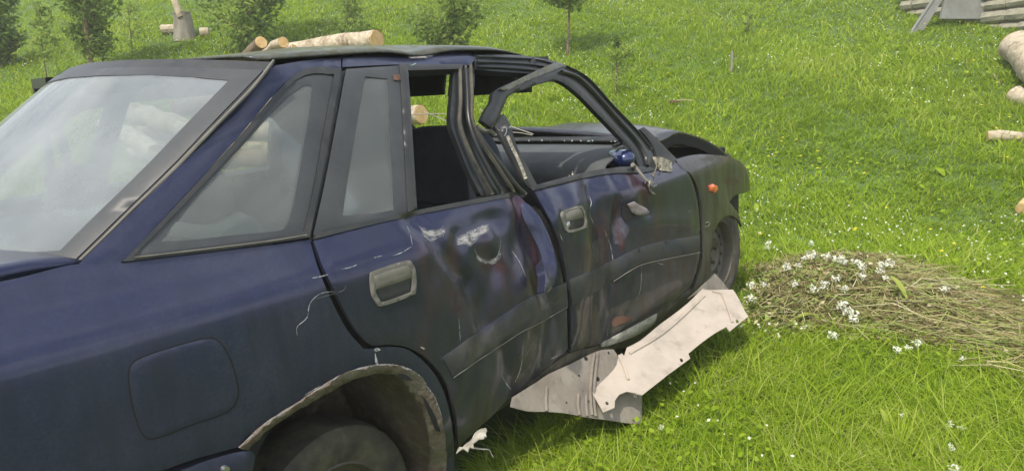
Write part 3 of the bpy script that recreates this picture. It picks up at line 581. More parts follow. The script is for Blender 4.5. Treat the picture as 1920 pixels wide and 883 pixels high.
# ------------------------------------------------------------------ stone wall and the grey metal frame at the top right
def stone_wall():
    a = onground(1684, 24); b = onground(1950, 66); g0 = a.copy(); d = b-a; d[2] = 0; L_ = np.linalg.norm(d); d /= L_; nrm_ = np.array([-d[1], d[0], 0]); nrm_ *= -1 if nrm_@(CP-a) > 0 else 1
    root = empty('stone_wall', tuple(a)); tag(root, 'rough wall of pale stone blocks at the top right', 'wall'); Lw = L_+1.6; zlow = min(ground_z(*a[:2]), ground_z(*b[:2]))-.1; H = 2.3
    rot = np.array([d, nrm_, (0, 0, 1)]).T; core = MB(); c = a+d*Lw/2+nrm_*.22; c[2] = zlow+H/2; core.box(c-np.array([Lw/2-.02, .15, H/2]), c+np.array([Lw/2-.02, .15, H/2])); V = np.array(core.V)-c; core.V = [tuple(c+rot@v) for v in V]; core.build('mortar_bed', 'mortar', root, False)
    protos = []
    for k in range(5):
        q = MB(); q.tube([(-.5, 0, 0), (-.46, 0, 0), (0, rng.uniform(-.03, .03), 0), (.46, 0, 0), (.5, 0, 0)], [.40, .49, .52, .49, .38], 8, wob=.06); me = bpy.data.meshes.new('stone_block'); me.from_pydata(q.V, [], q.F); me.materials.append(M['stone']); protos.append(me)
    z = zlow; row = 0
    while z < zlow+H:
        hh = rng.uniform(.13, .19); s = rng.uniform(-.05, .1)
        while s < Lw-.1:
            w = rng.uniform(.17, .36); o = bpy.data.objects.new('stone_block', protos[rng.randint(5)]); COL.objects.link(o); o.parent = root
            pos = a+d*(s+w/2)+nrm_*rng.uniform(.055, .085); o.location = (pos[0]-a[0], pos[1]-a[1], z+hh/2-a[2]); o.rotation_euler = (rng.uniform(-.06, .06), rng.uniform(-.04, .04), math.atan2(d[1], d[0])+rng.uniform(-.05, .05)); o.scale = (w-.012, .15, hh-.010); s += w
        z += hh; row += 1
stone_wall()
def aframe():
    u = 10.6; P = lambda px, py, du=0: atu(px, py, u+du); root = empty('metal_hopper', tuple(onground(1800, 110))); tag(root, 'grey sheet metal hopper with splayed angle legs in front of the stone wall', 'hopper')
    for nm, a, b in (('leg', (1795, -60), (1700, 88)), ('leg', (1815, -60), (1905, 95))):
        A = P(*a, .15); B = P(*b, 0); gz = ground_z(B[0], B[1]); q = MB(); w = np.array([CR[0], CR[1], 0])*.085; fw_ = np.array([_c, _s, 0])*.03
        V = [A-w*.6-fw_, A+w*.6-fw_, A+w*.6+fw_, A-w*.6+fw_, B-w-fw_, B+w-fw_, B+w+fw_, B-w+fw_]; q.add(V, [(0, 1, 2, 3), (7, 6, 5, 4), (0, 4, 5, 1), (1, 5, 6, 2), (2, 6, 7, 3), (3, 7, 4, 0)])
        r = MB(); r.tube([A-w*.6-fw_, B-w-fw_], .016, 8); l = q.build(nm, 'zinc', root, False); r.build('edge_tube', 'zinc', l)
    A = [P(1782, -55, .12), P(1828, -55, .12), P(1858, 36, .03), P(1762, 36, .03)]; q = MB(); n_ = np.array([_c, _s, 0])*.02; q.add([p-n_ for p in A]+[p+n_ for p in A], [(0, 3, 2, 1), (4, 5, 6, 7), (0, 1, 5, 4), (1, 2, 6, 5), (2, 3, 7, 6), (3, 0, 4, 7)]); q.build('side_sheet', 'zinc', root, False)
    B = [P(1782, -55, .7), P(1828, -55, .7), P(1858, 30, .9), P(1762, 30, .9)]; q = MB(); q.add([p-n_ for p in B]+[p+n_ for p in B], [(0, 3, 2, 1), (4, 5, 6, 7), (0, 1, 5, 4), (1, 2, 6, 5), (2, 3, 7, 6), (3, 0, 4, 7)]); q.build('side_sheet', 'zinc', root, False)
aframe()
# ================================================================== the wrecked car
CAR = empty('wrecked_car', (1.0, 0, -.06)); tag(CAR, 'dark blue wrecked hatchback with crushed doors and a missing windscreen', 'car')
def part(name, *a, **k): k.setdefault('parent', CAR); return sheet(name, *a, **k)
# --- near side panels
quarter = part('quarter_panel', [(105, 502), (150, 494), (230, 491), (400, 471), (582, 449), (597, 500), (618, 552), (648, 612), (676, 646), (690, 655), (730, 650), (765, 655), (800, 682), (828, 722), (846, 780), (853, 850), (853, 905),
    (832, 905), (834, 850), (826, 785), (808, 738), (782, 703), (748, 686), (708, 684), (655, 697), (600, 726), (556, 756), (500, 790), (455, 828), (447, 838), (375, 858), (300, 884), (180, 925), (60, 975), (-140, 1060), (-260, 800), (-230, 560), (0, 527)], 'paint_clean', thick=.01, h=.03, corner=40)
part('c_pillar', [(148, 494), (229, 490), (320, 395), (440, 265), (556, 137), (640, 127), (640, 107), (590, 110), (528, 120), (508, 130), (440, 203), (330, 318), (230, 415)], 'paint_clean', thick=.02, h=.03)
rail = part('roof_rail', [(643, 107), (700, 98), (760, 93), (830, 92), (884, 98), (892, 110), (884, 121), (850, 123), (800, 121), (750, 120), (700, 122), (643, 125)], 'paint_clean', thick=.02, h=.02)
part('front_rail', [(889, 100), (940, 101), (1000, 106), (1060, 121), (1105, 150), (1165, 212), (1215, 268), (1240, 300), (1205, 290), (1150, 230), (1095, 172), (1050, 142), (1000, 138), (940, 134), (893, 130)], 'frame_black', thick=.03, h=.03)
for i, (y0, c) in enumerate(((108, 0), (118, 3), (127, 6))): strip('rail_seal', [(893, y0), (950, y0+2), (1005, y0+5+c*.3), (1042, y0+15)], .007, 'frame_black' if i else 'paint_fender', off=.002, thick=.006, parent=CAR)
# quarter window: seal, black border, glass
SEAL = [(229, 491), (320, 396), (440, 266), (556, 138), (640, 129), (620, 240), (600, 345), (580, 445), (500, 457), (400, 471), (300, 483)]
CLEAR = [(300, 452), (350, 390), (400, 332), (460, 268), (510, 212), (545, 178), (572, 160), (586, 162), (582, 205), (568, 290), (552, 380), (540, 418), (522, 432), (440, 440), (360, 449)]
qw = part('quarter_window', [(252, 482), (330, 400), (445, 276), (548, 150), (572, 140), (628, 136), (612, 240), (590, 350), (574, 436), (500, 449), (400, 463)], 'side_glass', off=-.004, thick=.004, h=.03)
sheet('window_border', [(240, 486), (325, 400), (445, 272), (552, 146), (634, 134), (614, 240), (594, 350), (577, 440), (500, 453), (400, 466)], 'ceramic', off=0., thick=.003, h=.025, holes=[CLEAR], parent=qw)
sheet('window_seal', SEAL, 'black_trim', off=.005, thick=.012, h=.022, holes=[[(250, 481), (330, 399), (446, 276), (553, 152), (626, 140), (608, 240), (588, 350), (570, 434), (500, 446), (400, 460)]], parent=qw)
strip('seal_bead', [(250, 485), (400, 467), (500, 454), (572, 442)], .004, 'handle_grey', off=.008, thick=.002, parent=qw)
part('door_seal', [(640, 130), (652, 128), (632, 240), (612, 345), (592, 442), (583, 449), (602, 345), (622, 240)], 'black_trim', off=-.008, thick=.02, h=.02)
# --- rear door
rdoor = part('rear_door', [(588, 451), (650, 431), (710, 415), (772, 402), (850, 386), (915, 373), (960, 366), (975, 368), (990, 385), (1018, 420), (1040, 468), (1055, 520), (1063, 580), (1065, 655), (1020, 694), (960, 745), (905, 796), (860, 838), (858, 800), (853, 765), (840, 722), (818, 690), (790, 664), (760, 650), (725, 646), (702, 648), (680, 634), (655, 598), (628, 545), (606, 500)], 'paint_door', thick=.012, h=.022, off=.002, corner=40)
part('front_door', [(1000, 354), (1050, 340), (1100, 328), (1150, 320), (1195, 318), (1262, 300), (1288, 320), (1304, 355), (1312, 400), (1314, 450), (1311, 490), (1300, 528), (1280, 550), (1230, 590), (1180, 616), (1138, 640), (1100, 652), (1072, 661), (1071, 590), (1066, 530), (1054, 470), (1038, 425), (1018, 385)], 'paint_door', thick=.012, h=.022, off=.0, corner=40)
fdoor = [o for o in CAR.children if o.name.startswith('front_door')][0]
part('front_fender', [(1276, 316), (1268, 298), (1300, 290), (1340, 290), (1375, 296), (1396, 310), (1406, 335), (1408, 358), (1398, 362), (1380, 366), (1369, 378), (1376, 388), (1386, 402), (1392, 425), (1386, 412), (1372, 404), (1358, 408), (1345, 424), (1337, 450), (1333, 485), (1335, 520), (1330, 545), (1290, 560), (1306, 530), (1317, 492), (1320, 450), (1318, 400), (1310, 355), (1295, 325)], 'paint_fender', thick=.012, h=.03, corner=40)
part('sill', [(857, 844), (905, 802), (960, 752), (1010, 708), (1070, 665), (1140, 644), (1185, 618), (1232, 594), (1285, 553), (1335, 522), (1342, 552), (1260, 600), (1180, 652), (1120, 664), (1075, 694), (1028, 727), (992, 738), (958, 757), (905, 800)], 'sill_dirt', off=-.006, thick=.05, h=.025)
part('sill_plate', [(1134, 640), (1180, 616), (1232, 588), (1226, 607), (1195, 628), (1150, 645), (1128, 650)], 'tear_pale', off=.004, thick=.006, h=.02)
# dark structure behind the panel gaps, with openings for the wheels
def circ(cx, cz, r, a0=0, a1=360, n=28, sx=1): return [(cx+r*sx*math.cos(math.radians(a0+(a1-a0)*i/n)), cz+r*math.sin(math.radians(a0+(a1-a0)*i/n))) for i in range(n)]
def arch_out(c0, c1): return [(-.88, .35), (-.38, .30)]+[(.05-.36*math.cos(math.radians(t)), .24+.36*math.sin(math.radians(t))) for t in range(10, 171, 20)]+[(.42, .22), (2.08, .26)]+[(2.46-.33*math.cos(math.radians(t)), .33+.33*math.sin(math.radians(t))) for t in range(10, 171, 20)]+[(2.86, .40), (2.86, .62), (2.6, .80), (2.0, .86), (1.5, .86), (1.0, .86), (.3, .88), (-.4, .90), (-.88, .90)]
part('inner_structure', arch_out(0, 0), 'black_void', off=-.035, thick=.004, h=.06, world=True, raw=True)
# --- rear wheel arch: rusty lip and inner well
OUT = [(447, 838), (500, 790), (556, 755), (600, 725), (655, 696), (708, 683), (748, 685), (783, 702), (809, 737), (827, 785), (835, 850), (833, 905)]
INN = [(478, 850), (530, 800), (580, 770), (625, 744), (668, 722), (705, 708), (738, 708), (765, 724), (787, 752), (802, 792), (808, 850), (805, 905)]
_o, _i = [SIDE.hit(*p) for p in crvo(OUT, 6)], [SIDE.hit(*p) for p in crvo(INN, 6)]
rows = []
_i = [tuple(np.array(a)+(np.array(b)-np.array(a))*.82) for a, b in zip(_o, _i)]
for k, (a, b) in enumerate(zip(_o, _i)):
    j = lambda s: rng.normal(0, s); row = [SIDE.pt(*a, -.002+j(.001))]
    for t, o_ in ((.03, .006), (.3, .004), (.6, -.004), (.9, -.012), (1., -.024)): q = (a[0]+(b[0]-a[0])*t+j(.0022), a[1]+(b[1]-a[1])*t+j(.0022)); row.append(SIDE.pt(*q, o_+j(.0018)))
    rows.append(row)
loft(rows, 'arch_lip', 'rust_lip', CAR)
part('rust_hole', [(790, 742), (798, 750), (812, 775), (822, 800), (824, 808), (815, 806), (806, 785), (796, 762)], 'black_void', off=.004, thick=0, h=.02, curl=0)
part('rust_hole', [(744, 700), (760, 702), (772, 712), (760, 712), (748, 708)], 'black_void', off=.004, thick=0, h=.02, curl=0)
rows = []
for b in _i:
    p = SIDE.pt(*b, -.02); c = np.array([.06, p[1], .22]); row = [p]
    for t, dy in ((.0, .05), (.02, .12), (.05, .22), (.06, .34), (.06, .42)): q = p+(c-p)*t*-1; q[1] = p[1]+dy; row.append(q)
    rows.append(row)
loft(rows[::-1], 'wheel_well', 'well_mud', CAR)
q = MB(); q.box((-.5, -.40, -.02), (.55, -.38, .70)); q.build('inner_well_wall', 'well_mud', CAR, False)
# --- wheels
def wheel(cx, cy, cz, side, cam_tilt=0, rim='steel_rim'):
    root = empty('wheel'); root.parent = CAR; root.location = Vector((cx, cy, cz))-wloc(CAR); prof_ = [(.165, -.075), (.185, -.088), (.225, -.094), (.262, -.092), (.280, -.080), (.289, -.06), (.291, -.02), (.291, .02), (.289, .06), (.280, .08), (.262, .092), (.225, .094), (.185, .088), (.165, .075)]
    q = MB(); n = 56; V = []
    for i in range(n):
        a = 2*math.pi*i/n
        for j, (r, w) in enumerate(prof_):
            rr = r-(.006 if (i % 2 and 4 < j < 9) else 0); V.append((cx+rr*math.cos(a), cy+w, cz+rr*math.sin(a)))
    k = len(prof_); q.add(V, [(i*k+j, i*k+j+1, ((i+1) % n)*k+j+1, ((i+1) % n)*k+j) for i in range(n) for j in range(k-1)]); q.build('tyre', 'rubber', root)
    q = MB(); V = []; rp = [(.178, .085), (.172, .090), (.166, .080), (.160, .045), (.135, .030), (.118, .045), (.085, .052), (.06, .035), (.028, .03), (.001, .03)]; n = 48
    for i in range(n):
        a = 2*math.pi*i/n
        for r, w in rp: V.append((cx+r*math.cos(a), cy+side*w, cz+r*math.sin(a)))
    k = len(rp); q.add(V, [(i*k+j, i*k+j+1, ((i+1) % n)*k+j+1, ((i+1) % n)*k+j) for i in range(n) for j in range(k-1)]); rimo = q.build('rim', rim, root)
    q = MB()
    for i in range(16):
        a = 2*math.pi*(i+.5)/16; c = np.array([cx+.128*math.cos(a), cy+side*.0375, cz+.128*math.sin(a)]); ur = np.array([math.cos(a), 0, math.sin(a)]); ut = np.array([-math.sin(a), 0, math.cos(a)])
        q.add([c+ur*.013*math.cos(t)+ut*.010*math.sin(t)+np.array([0, side*.004*1.5, 0]) for t in np.linspace(0, 6.283, 9)[:-1]], [tuple(range(8))])
    tag(q.build('rim_holes', 'black_void', root, False), kind='stuff')
    q = MB(); q.tube([(cx, cy+side*.03, cz), (cx, cy+side*.055, cz)], [.03, .026], 14)
    for i in range(4): a = i*math.pi/2+.4; q.tube([(cx+.05*math.cos(a), cy+side*.035, cz+.05*math.sin(a)), (cx+.05*math.cos(a), cy+side*.058, cz+.05*math.sin(a))], .009, 6)
    q.build('hub', 'steel_rim', root); return root
wheel(.05, -.58, .065, -1); wheel(2.45, -.685, .34, -1); wheel(.02, .68, .20, 1); wheel(2.46, .70, .33, 1)
# front well
_fo = [(2.46-.31*math.cos(math.radians(t)), .34+.33*math.sin(math.radians(t))) for t in range(-20, 201, 10)]
loft([[np.array([x, -.73, z]), np.array([x, -.6, z]), np.array([x, -.40, z])] for x, z in _fo], 'wheel_well', 'well_mud', CAR)
q = MB(); q.box((2.1, -.42, .1), (2.8, -.40, .75)); q.build('inner_well_wall', 'well_mud', CAR, False)
# --- rub strips, handles, flap, repeater
sheet('rub_strip', [(828, 670), (880, 632), (940, 591), (985, 562), (1020, 545), (1060, 529), (1063, 573), (1015, 600), (975, 620), (935, 646), (890, 676), (846, 706)], 'rub_strip', off=.010, thick=.010, h=.02, parent=rdoor, curl=.004)
sheet('rub_strip', [(1068, 524), (1110, 506), (1150, 487), (1180, 472), (1205, 462), (1250, 451), (1311, 441), (1311, 470), (1250, 482), (1205, 493), (1178, 506), (1150, 524), (1110, 550), (1071, 572)], 'rub_strip', off=.008, thick=.010, h=.02, parent=fdoor, curl=.004)
strip('crease_line', [(848, 707), (890, 678), (935, 648), (975, 622), (1015, 602), (1062, 575)], .0022, 'handle_grey', off=.006, thick=.002, parent=rdoor)
strip('crease_line', [(1150, 527), (1178, 508), (1205, 495), (1250, 485), (1311, 473)], .0022, 'handle_grey', off=.006, thick=.002, parent=fdoor)
def handle(parent, q, grip, lock):
    """recessed pull handle: raised rim, dark hollow, lifting flap"""
    c = np.array(q).mean(0); o = sheet('door_handle', q, 'handle_grey', off=.012, thick=.014, h=.012, parent=parent, curl=.005, holes=[[tuple(c+(np.array(p)-c)*.82) for p in q]])
    inn = [tuple(c+(np.array(p)-c)*.86) for p in q]; sheet('handle_recess', inn, 'plastic_dark', off=.003, thick=.001, h=.012, parent=parent)
    sheet('handle_flap', grip, 'handle_grey', off=.009, thick=.008, h=.010, parent=parent, curl=.004)
    if lock: sheet('lock_barrel', lock, 'bare_metal', off=.006, thick=.006, h=.006, parent=parent, curl=.002)
handle(rdoor, [(692, 518), (700, 508), (758, 489), (770, 493), (777, 510), (777, 545), (768, 554), (715, 573), (704, 570), (694, 550)], [(697, 520), (704, 512), (756, 495), (766, 498), (770, 508), (770, 520), (735, 533), (702, 543)], None)
handle(fdoor, [(1051, 402), (1056, 395), (1084, 386), (1091, 390), (1096, 402), (1098, 422), (1092, 429), (1068, 436), (1060, 434), (1054, 418)], [(1055, 403), (1060, 398), (1083, 390), (1088, 394), (1091, 403), (1092, 408), (1074, 412), (1057, 416)], [(1061, 416), (1066, 415), (1068, 422), (1064, 428), (1061, 424)])
FL = [(262, 672), (322, 651), (385, 635), (410, 641), (428, 668), (441, 705), (445, 742), (425, 771), (360, 795), (292, 820), (268, 812), (252, 770), (243, 720), (244, 690)]
c = np.array(FL).mean(0); sheet('flap_groove', [tuple(c+(np.array(p)-c)*1.025) for p in FL], 'black_void', off=.0008, thick=0, h=.02, parent=quarter, curl=0, corner=80)
sheet('fuel_flap', [tuple(c+(np.array(p)-c)*.992) for p in FL], 'paint_clean', off=.0026, thick=.003, h=.012, parent=quarter, curl=.0012, corner=80)
part('side_repeater', [(1328, 349), (1334, 345), (1341, 348), (1343, 356), (1338, 362), (1330, 358)], 'amber', off=.014, thick=.014, h=.008, curl=.007)
strip('clip', [(1322, 418), (1328, 417), (1327, 424), (1321, 425)], .006, 'handle_grey', off=.003, thick=.002, parent=CAR)
# rear bumper end under the quarter panel
bump_ = part('rear_bumper', [(300, 900), (380, 868), (440, 850), (472, 846), (480, 858), (470, 905), (455, 960), (300, 1080), (-150, 1300), (-260, 1150), (60, 990)], 'paint_clean', off=.006, thick=.03, h=.035, curl=.01)
q = MB(); p = SIDE.pt(*SIDE.hit(419, 877), .012); q.tube([p-np.array([0, -.01, 0]), p-np.array([0, .003, 0])], [.009, .008], 10); q.build('screw', 'bare_metal', bump_)
# crescent of folded skin at the front edge of the rear door
FOLD = Surf(1, lambda x, z: SIDE.fn(x, z)-.30*max(0, .87-z)+.03*max(0, (x-.95)/.1), -1)
sheet('folded_edge', [(975, 378), (992, 384), (1015, 412), (1034, 455), (1044, 500), (1042, 525), (1030, 545), (1020, 548), (1022, 515), (1012, 470), (992, 430), (980, 405)], 'paint_clean', surf=FOLD, off=.004, thick=.03, h=.014, parent=rdoor, curl=.004)
# --- rear door window: fixed quarter light, division bar, belt trim
ql = sheet('quarter_light', [(652, 132), (748, 125), (757, 240), (764, 396), (700, 411), (592, 438), (612, 345), (632, 240)], 'side_glass', off=-.004, thick=.004, h=.03, parent=rdoor)
sheet('window_border', [(650, 129), (750, 122), (758, 240), (767, 398), (700, 414), (588, 441), (610, 345), (630, 240)], 'ceramic', off=.0005, thick=.003, h=.022, holes=[[(685, 143), (727, 147), (733, 240), (740, 393), (700, 400), (643, 404), (655, 320), (668, 240)]], parent=rdoor)
rf = sheet('window_frame', [(748, 121), (764, 121), (770, 200), (776, 300), (782, 392), (764, 398), (759, 300), (754, 200)], 'black_trim', off=.006, thick=.03, h=.02, parent=rdoor, curl=.005)
sheet('window_frame', [(750, 119), (800, 121), (868, 120), (868, 129), (800, 131), (764, 131)], 'black_trim', off=.002, thick=.03, h=.016, parent=rdoor)
sheet('belt_trim', [(590, 438), (680, 418), (770, 397), (860, 379), (960, 361), (966, 368), (860, 388), (772, 405), (680, 426), (588, 449)], 'black_trim', off=.008, thick=.012, h=.02, parent=rdoor, curl=.004)
part('tape_patch', [(736, 142), (748, 142), (749, 152), (737, 152)], 'orange_rust', off=.008, thick=.002, h=.02)
# --- B pillar, crushed and torn; ribbed seals following it
part('b_pillar', [(856, 122), (893, 122), (895, 150), (890, 200), (896, 235), (915, 270), (940, 305), (965, 335), (990, 366), (975, 368), (940, 366), (908, 366), (885, 320), (862, 262), (850, 225), (853, 170)], 'frame_black', off=-.012, thick=.02, h=.02)
for pts, w, mm in (([(872, 124), (875, 180), (878, 225), (892, 270), (915, 318), (940, 362)], .012, 'frame_black'), ([(882, 124), (884, 180), (884, 225), (902, 265), (930, 310), (962, 358)], .012, 'rubber'), ([(862, 130), (863, 190), (862, 235), (880, 285), (905, 335), (922, 364)], .01, 'rubber'), ([(890, 240), (912, 275), (940, 312), (965, 345), (985, 365)], .014, 'black_trim'), ([(893, 236), (905, 246), (918, 246), (928, 255)], .012, 'handle_grey')): strip('pillar_seal', pts, [w*.7, w, w*1.1, w*.8], mm, off=.0, thick=.010, parent=CAR)
# --- front door window frame, bent outwards
SIDEO = Surf(1, lambda x, z: SIDE.fn(x, z)-.05*max(0, min(1, (z-.93)/.35))*max(0, min(1, (1.75-x)/.4)), -1)
ff = sheet('window_frame', [(932, 168), (985, 143), (1040, 119), (1075, 127), (1112, 150), (1152, 196), (1202, 248), (1222, 272), (1238, 300), (1236, 318), (1205, 320), (1196, 300), (1186, 280), (1160, 252), (1120, 210), (1082, 172), (1048, 150), (1025, 152), (985, 166), (958, 178), (946, 200), (936, 225), (925, 240), (905, 225), (914, 205), (924, 190)], 'frame_black', surf=SIDEO, off=.0, thick=.018, h=.018, parent=fdoor, curl=.006)
sheet('frame_skin', [(936, 168), (985, 143), (1040, 119), (1058, 124), (1040, 132), (990, 152), (950, 170)], 'paint_roof', surf=SIDEO, off=.006, thick=.006, h=.012, parent=fdoor)
strip('frame_seal', [(1050, 137), (1082, 148), (1120, 185), (1160, 230), (1192, 266), (1206, 290), (1212, 314)], .014, 'frame_black', surf=SIDEO, off=.004, thick=.012, parent=fdoor)
strip('frame_seal', [(1060, 126), (1100, 148), (1146, 198), (1196, 250), (1220, 280)], .006, 'frame_black', surf=SIDEO, off=.003, thick=.008, parent=fdoor)
sheet('mirror_sail', [(1196, 244), (1204, 240), (1225, 258), (1250, 284), (1266, 300), (1258, 312), (1240, 318), (1232, 300), (1218, 270)], 'plastic_dark', surf=SIDEO, off=.012, thick=.03, h=.016, parent=fdoor)
sheet('belt_trim', [(996, 350), (1050, 335), (1100, 323), (1150, 315), (1205, 314), (1235, 318), (1205, 325), (1150, 326), (1100, 334), (1050, 346), (1002, 358)], 'black_trim', off=.010, thick=.014, h=.018, parent=fdoor, curl=.005)
# crushed chrome-like latch shreds at the broken corner
def shred(name, px, py, y, size, n, material, parent, seed, stretch=(1, 1, 1)):
    r = np.random.RandomState(seed); c = aty(px, py, y); q = MB()
    for i in range(n):
        a = c+r.normal(0, size*.55, 3)*stretch; d1 = r.normal(0, size*.6, 3)*stretch; d2 = r.normal(0, size*.35, 3); t = .0025; nn = np.cross(d1, d2); nn /= np.linalg.norm(nn)+1e-9
        mid = a+d1*.5+nn*size*.15; V = [a, a+d2, mid+d2, mid, a+d1, a+d1+d2*.6]; V = V+[v+nn*t for v in V]
        q.add(V, [(0, 1, 2, 3), (3, 2, 5, 4), (6, 9, 8, 7), (9, 10, 11, 8), (0, 6, 7, 1), (4, 5, 11, 10), (1, 7, 8, 2), (2, 8, 11, 5), (0, 3, 9, 6), (3, 4, 10, 9)])
    return q.build(name, material, parent, False)
shred('torn_latch', 938, 246, -.70, .022, 9, 'bare_metal', fdoor, 3); shred('torn_latch', 926, 232, -.70, .016, 6, 'plastic_dark', fdoor, 4)
part('torn_skin', [(922, 222), (938, 218), (950, 236), (962, 275), (985, 320), (1003, 352), (996, 362), (978, 345), (955, 305), (935, 265), (920, 240)], 'plastic_dark', off=.02, thick=.012, h=.014)
strip('torn_skin_edge', [(938, 262), (948, 285), (960, 310), (972, 340)], .012, 'broken_mount', off=.034, thick=.006, parent=CAR)
shred('broken_mirror_mount', 1222, 344, -.85, .027, 12, 'broken_mount', fdoor, 8, (1, .6, 1.4)); shred('broken_mirror_mount', 1240, 316, -.82, .016, 6, 'handle_grey', fdoor, 9)
q = MB(); q.tube([aty(1190, 312, -.80), aty(1213, 340, -.85)], [.007, .006], 8); q.tube([aty(1186, 309, -.80), aty(1192, 315, -.80)], .010, 8); q.build('mirror_arm', 'handle_grey', fdoor)
q = MB(); p = aty(1245, 309, -.80); q.box(p-np.array((.05, .02, .026)), p+np.array((.045, .03, .024)), rot=np.array(Matrix.Rotation(.25, 3, 'Y')), jit=.006); q.build('mirror_base', 'broken_mount', fdoor, False)
# door mirror folded in behind the frame
def ell(name, c, r, material, parent, cut=None, rotz=0):
    V = []; n, k = 20, 12; R = np.array(Matrix.Rotation(rotz, 3, 'Z'))
    for j in range(k+1):
        f = math.pi*j/k-math.pi/2
        for i in range(n):
            a = 2*math.pi*i/n; e = lambda v, p=.75: math.copysign(abs(v)**p, v); V.append(np.array(c)+R@(np.array([e(math.cos(f))*e(math.cos(a)), e(math.cos(f))*e(math.sin(a)), e(math.sin(f))])*r))
    return mk(name, V, [(j*n+i, j*n+(i+1) % n, (j+1)*n+(i+1) % n, (j+1)*n+i) for j in range(k) for i in range(n)], material, parent)
mm = ell('door_mirror', aty(1164, 297, -.68), (.095, .048, .040), 'paint_gloss', CAR, rotz=.9); ell('mirror_glass', aty(1186, 290, -.66), (.03, .05, .034), 'ceramic', mm)
q = MB(); q.tube([aty(1150, 275, -.66), aty(1175, 265, -.64), aty(1196, 275, -.66), aty(1196, 300, -.70)], [.008, .01, .01, .008], 8); q.build('mirror_bracket', 'handle_grey', mm)
# --- roof
def roof_z(x, y): return 1.386+.040*(1-(y/.58)**2)*min(1, (x+.15)/.6)-.045*max(0, (abs(y)-.47)/.08)**2*.3+.012*math.sin(min(max((x-.1)/1.25, 0), 1)*math.pi)-.10*max(0, (x-1.0)/.40)**2*.62-(.018*math.exp(-((x-.68)/.10)**2-((y+.5)/.12)**2))
rows = []
for i in range(29):
    x = .075+1.33*i/28; rows.append([np.array([x-.09*max(0, 1-i/6)*(1-(y/.56)**2), y, roof_z(x, y)]) for y in np.linspace(-.535+.06*max(0, x-1.0), .56, 24)])
loft(rows, 'roof', 'paint_roof', CAR, thick=.006)
# --- hatch with rear window
def yedge(z, ins=0): return float(np.interp(z, [.93, .959, 1.036, 1.135, 1.26, 1.354, 1.38], [.615, .629, .638, .650, .641, .630, .61]))-ins
def ring(ins, zt, zb):
    zs = np.linspace(zb, zt, 7); mid = [(y, zt+.045*(1-(y/.6)**2)) for y in (-.35, 0, .35)]; low = [(y, zb-.004) for y in (.35, 0, -.35)]
    return [(-yedge(z, ins), z) for z in zs]+mid+[(yedge(z, ins), z) for z in zs[::-1]]+low
hat = sheet('hatch_frame', ring(0, 1.372, .925), 'black_trim', surf=HATCH, off=.0, thick=.004, h=.04, parent=CAR, world=True, holes=[ring(.012, 1.352, .948)], n=2)
rw = sheet('rear_window', ring(.008, 1.356, .944), 'rear_glass', surf=HATCH, off=-.001, thick=.004, h=.04, parent=CAR, world=True, n=2)
sheet('window_border', ring(.013, 1.350, .950), 'ceramic', surf=HATCH, off=.003, thick=.003, h=.03, parent=rw, world=True, holes=[ring(.066, 1.330, .985)], n=2)
strip('hatch_seam', [(-yedge(z_, -.004), z_) for z_ in (.95, 1.0, 1.06, 1.135, 1.2, 1.26, 1.31, 1.37)], .006, 'handle_grey', surf=HATCH, off=.004, thick=.004, parent=hat, world=True)
_zz = np.linspace(.945, 1.37, 16); rows = []
for z_ in _zz:
    hp_ = HATCH.pt(-yedge(z_), z_, -.003); d_ = hp_-CP; k_ = d_/np.linalg.norm(d_); q_ = hp_.copy()
    for _ in range(40):
        if q_[1] >= SIDE.fn(q_[0], q_[2])+.012: break
        q_ = q_+k_*.004
    rows.append([hp_, hp_*.5+q_*.5+np.array([.003, -.002, 0]), q_+np.array([.012, 0, .004])])
loft(rows[::-1], 'pillar_flank', 'paint_clean', CAR)
rows = [[np.array([x, y, z+.012*(1-(y/.68)**2)]) for y in np.linspace(-w, w, 17)] for x, z, w in ((-.50, .945, .665), (-.535, .958, .672), (-.60, .966, .680), (-.70, .968, .685), (-.82, .962, .690), (-.90, .950, .695), (-.93, .925, .705), (-.935, .85, .735), (-.94, .6, .752), (-.93, .45, .748))]
rows = [[p+np.array([-.06*(1-(p[1]/.7)**2)*min(1, (-.5-p[0])/.2), 0, 0]) for p in r] for r in rows]
loft(rows[::-1], 'tailgate', 'paint_clean', CAR, thick=.02)
rows = [[np.array([-.93-.10*(1-(y/.8)**2)-.05*b, y, z]) for y in np.linspace(-.74, .74, 17)] for z, b in ((.60, 0), (.58, 1), (.42, 1.1), (.30, .6))]
loft(rows, 'rear_bumper_bar', 'paint_clean', CAR, thick=.02)
q = MB(); 
for s in (-1, 1):
    q = MB(); q.box((-.985, s*.5-.16, .66), (-.955, s*.5+.16, .82)); q.build('tail_light', 'amber', CAR, False)
# --- hood, cowl, front end
rows = []
for i in range(16):
    t = i/15; x = 1.97+1.02*t; rows.append([np.array([x-.10*(abs(v)**3)*t, v*(.665-.03*t), .995-.085*t-.11*t**4+.022*(1-v*v)+.022*math.sin(t*7+v*2)*(1-t)-.02*abs(v)**4+.02*math.exp(-((t-.3)/.12)**2)*(v < 0)]) for v in np.linspace(-1, 1, 22)])
loft(rows, 'hood', 'paint_fender', CAR, thick=.014)
q = MB()
for i in range(len(rows)-1):
    a = rows[i][0]; b = rows[i+1][0]; q.add([a, b, b-np.array([0, -.006, .045]), a-np.array([0, -.006, .045])], [(0, 1, 2, 3)])
q.build('hood_gap_shade', 'black_void', CAR)  # black strip under the hood edge, painting in the dark of the gap below
rows = [[np.array([x+.10*(1-v*v)*.8, v*w, z]) for v in np.linspace(-1, 1, 17)] for x, z, w in ((2.95, .80, .62), (3.02, .74, .63), (3.04, .60, .62), (3.0, .42, .60), (2.9, .25, .58))]
loft(rows[::-1], 'front_panel', 'black_trim', CAR, thick=.02)
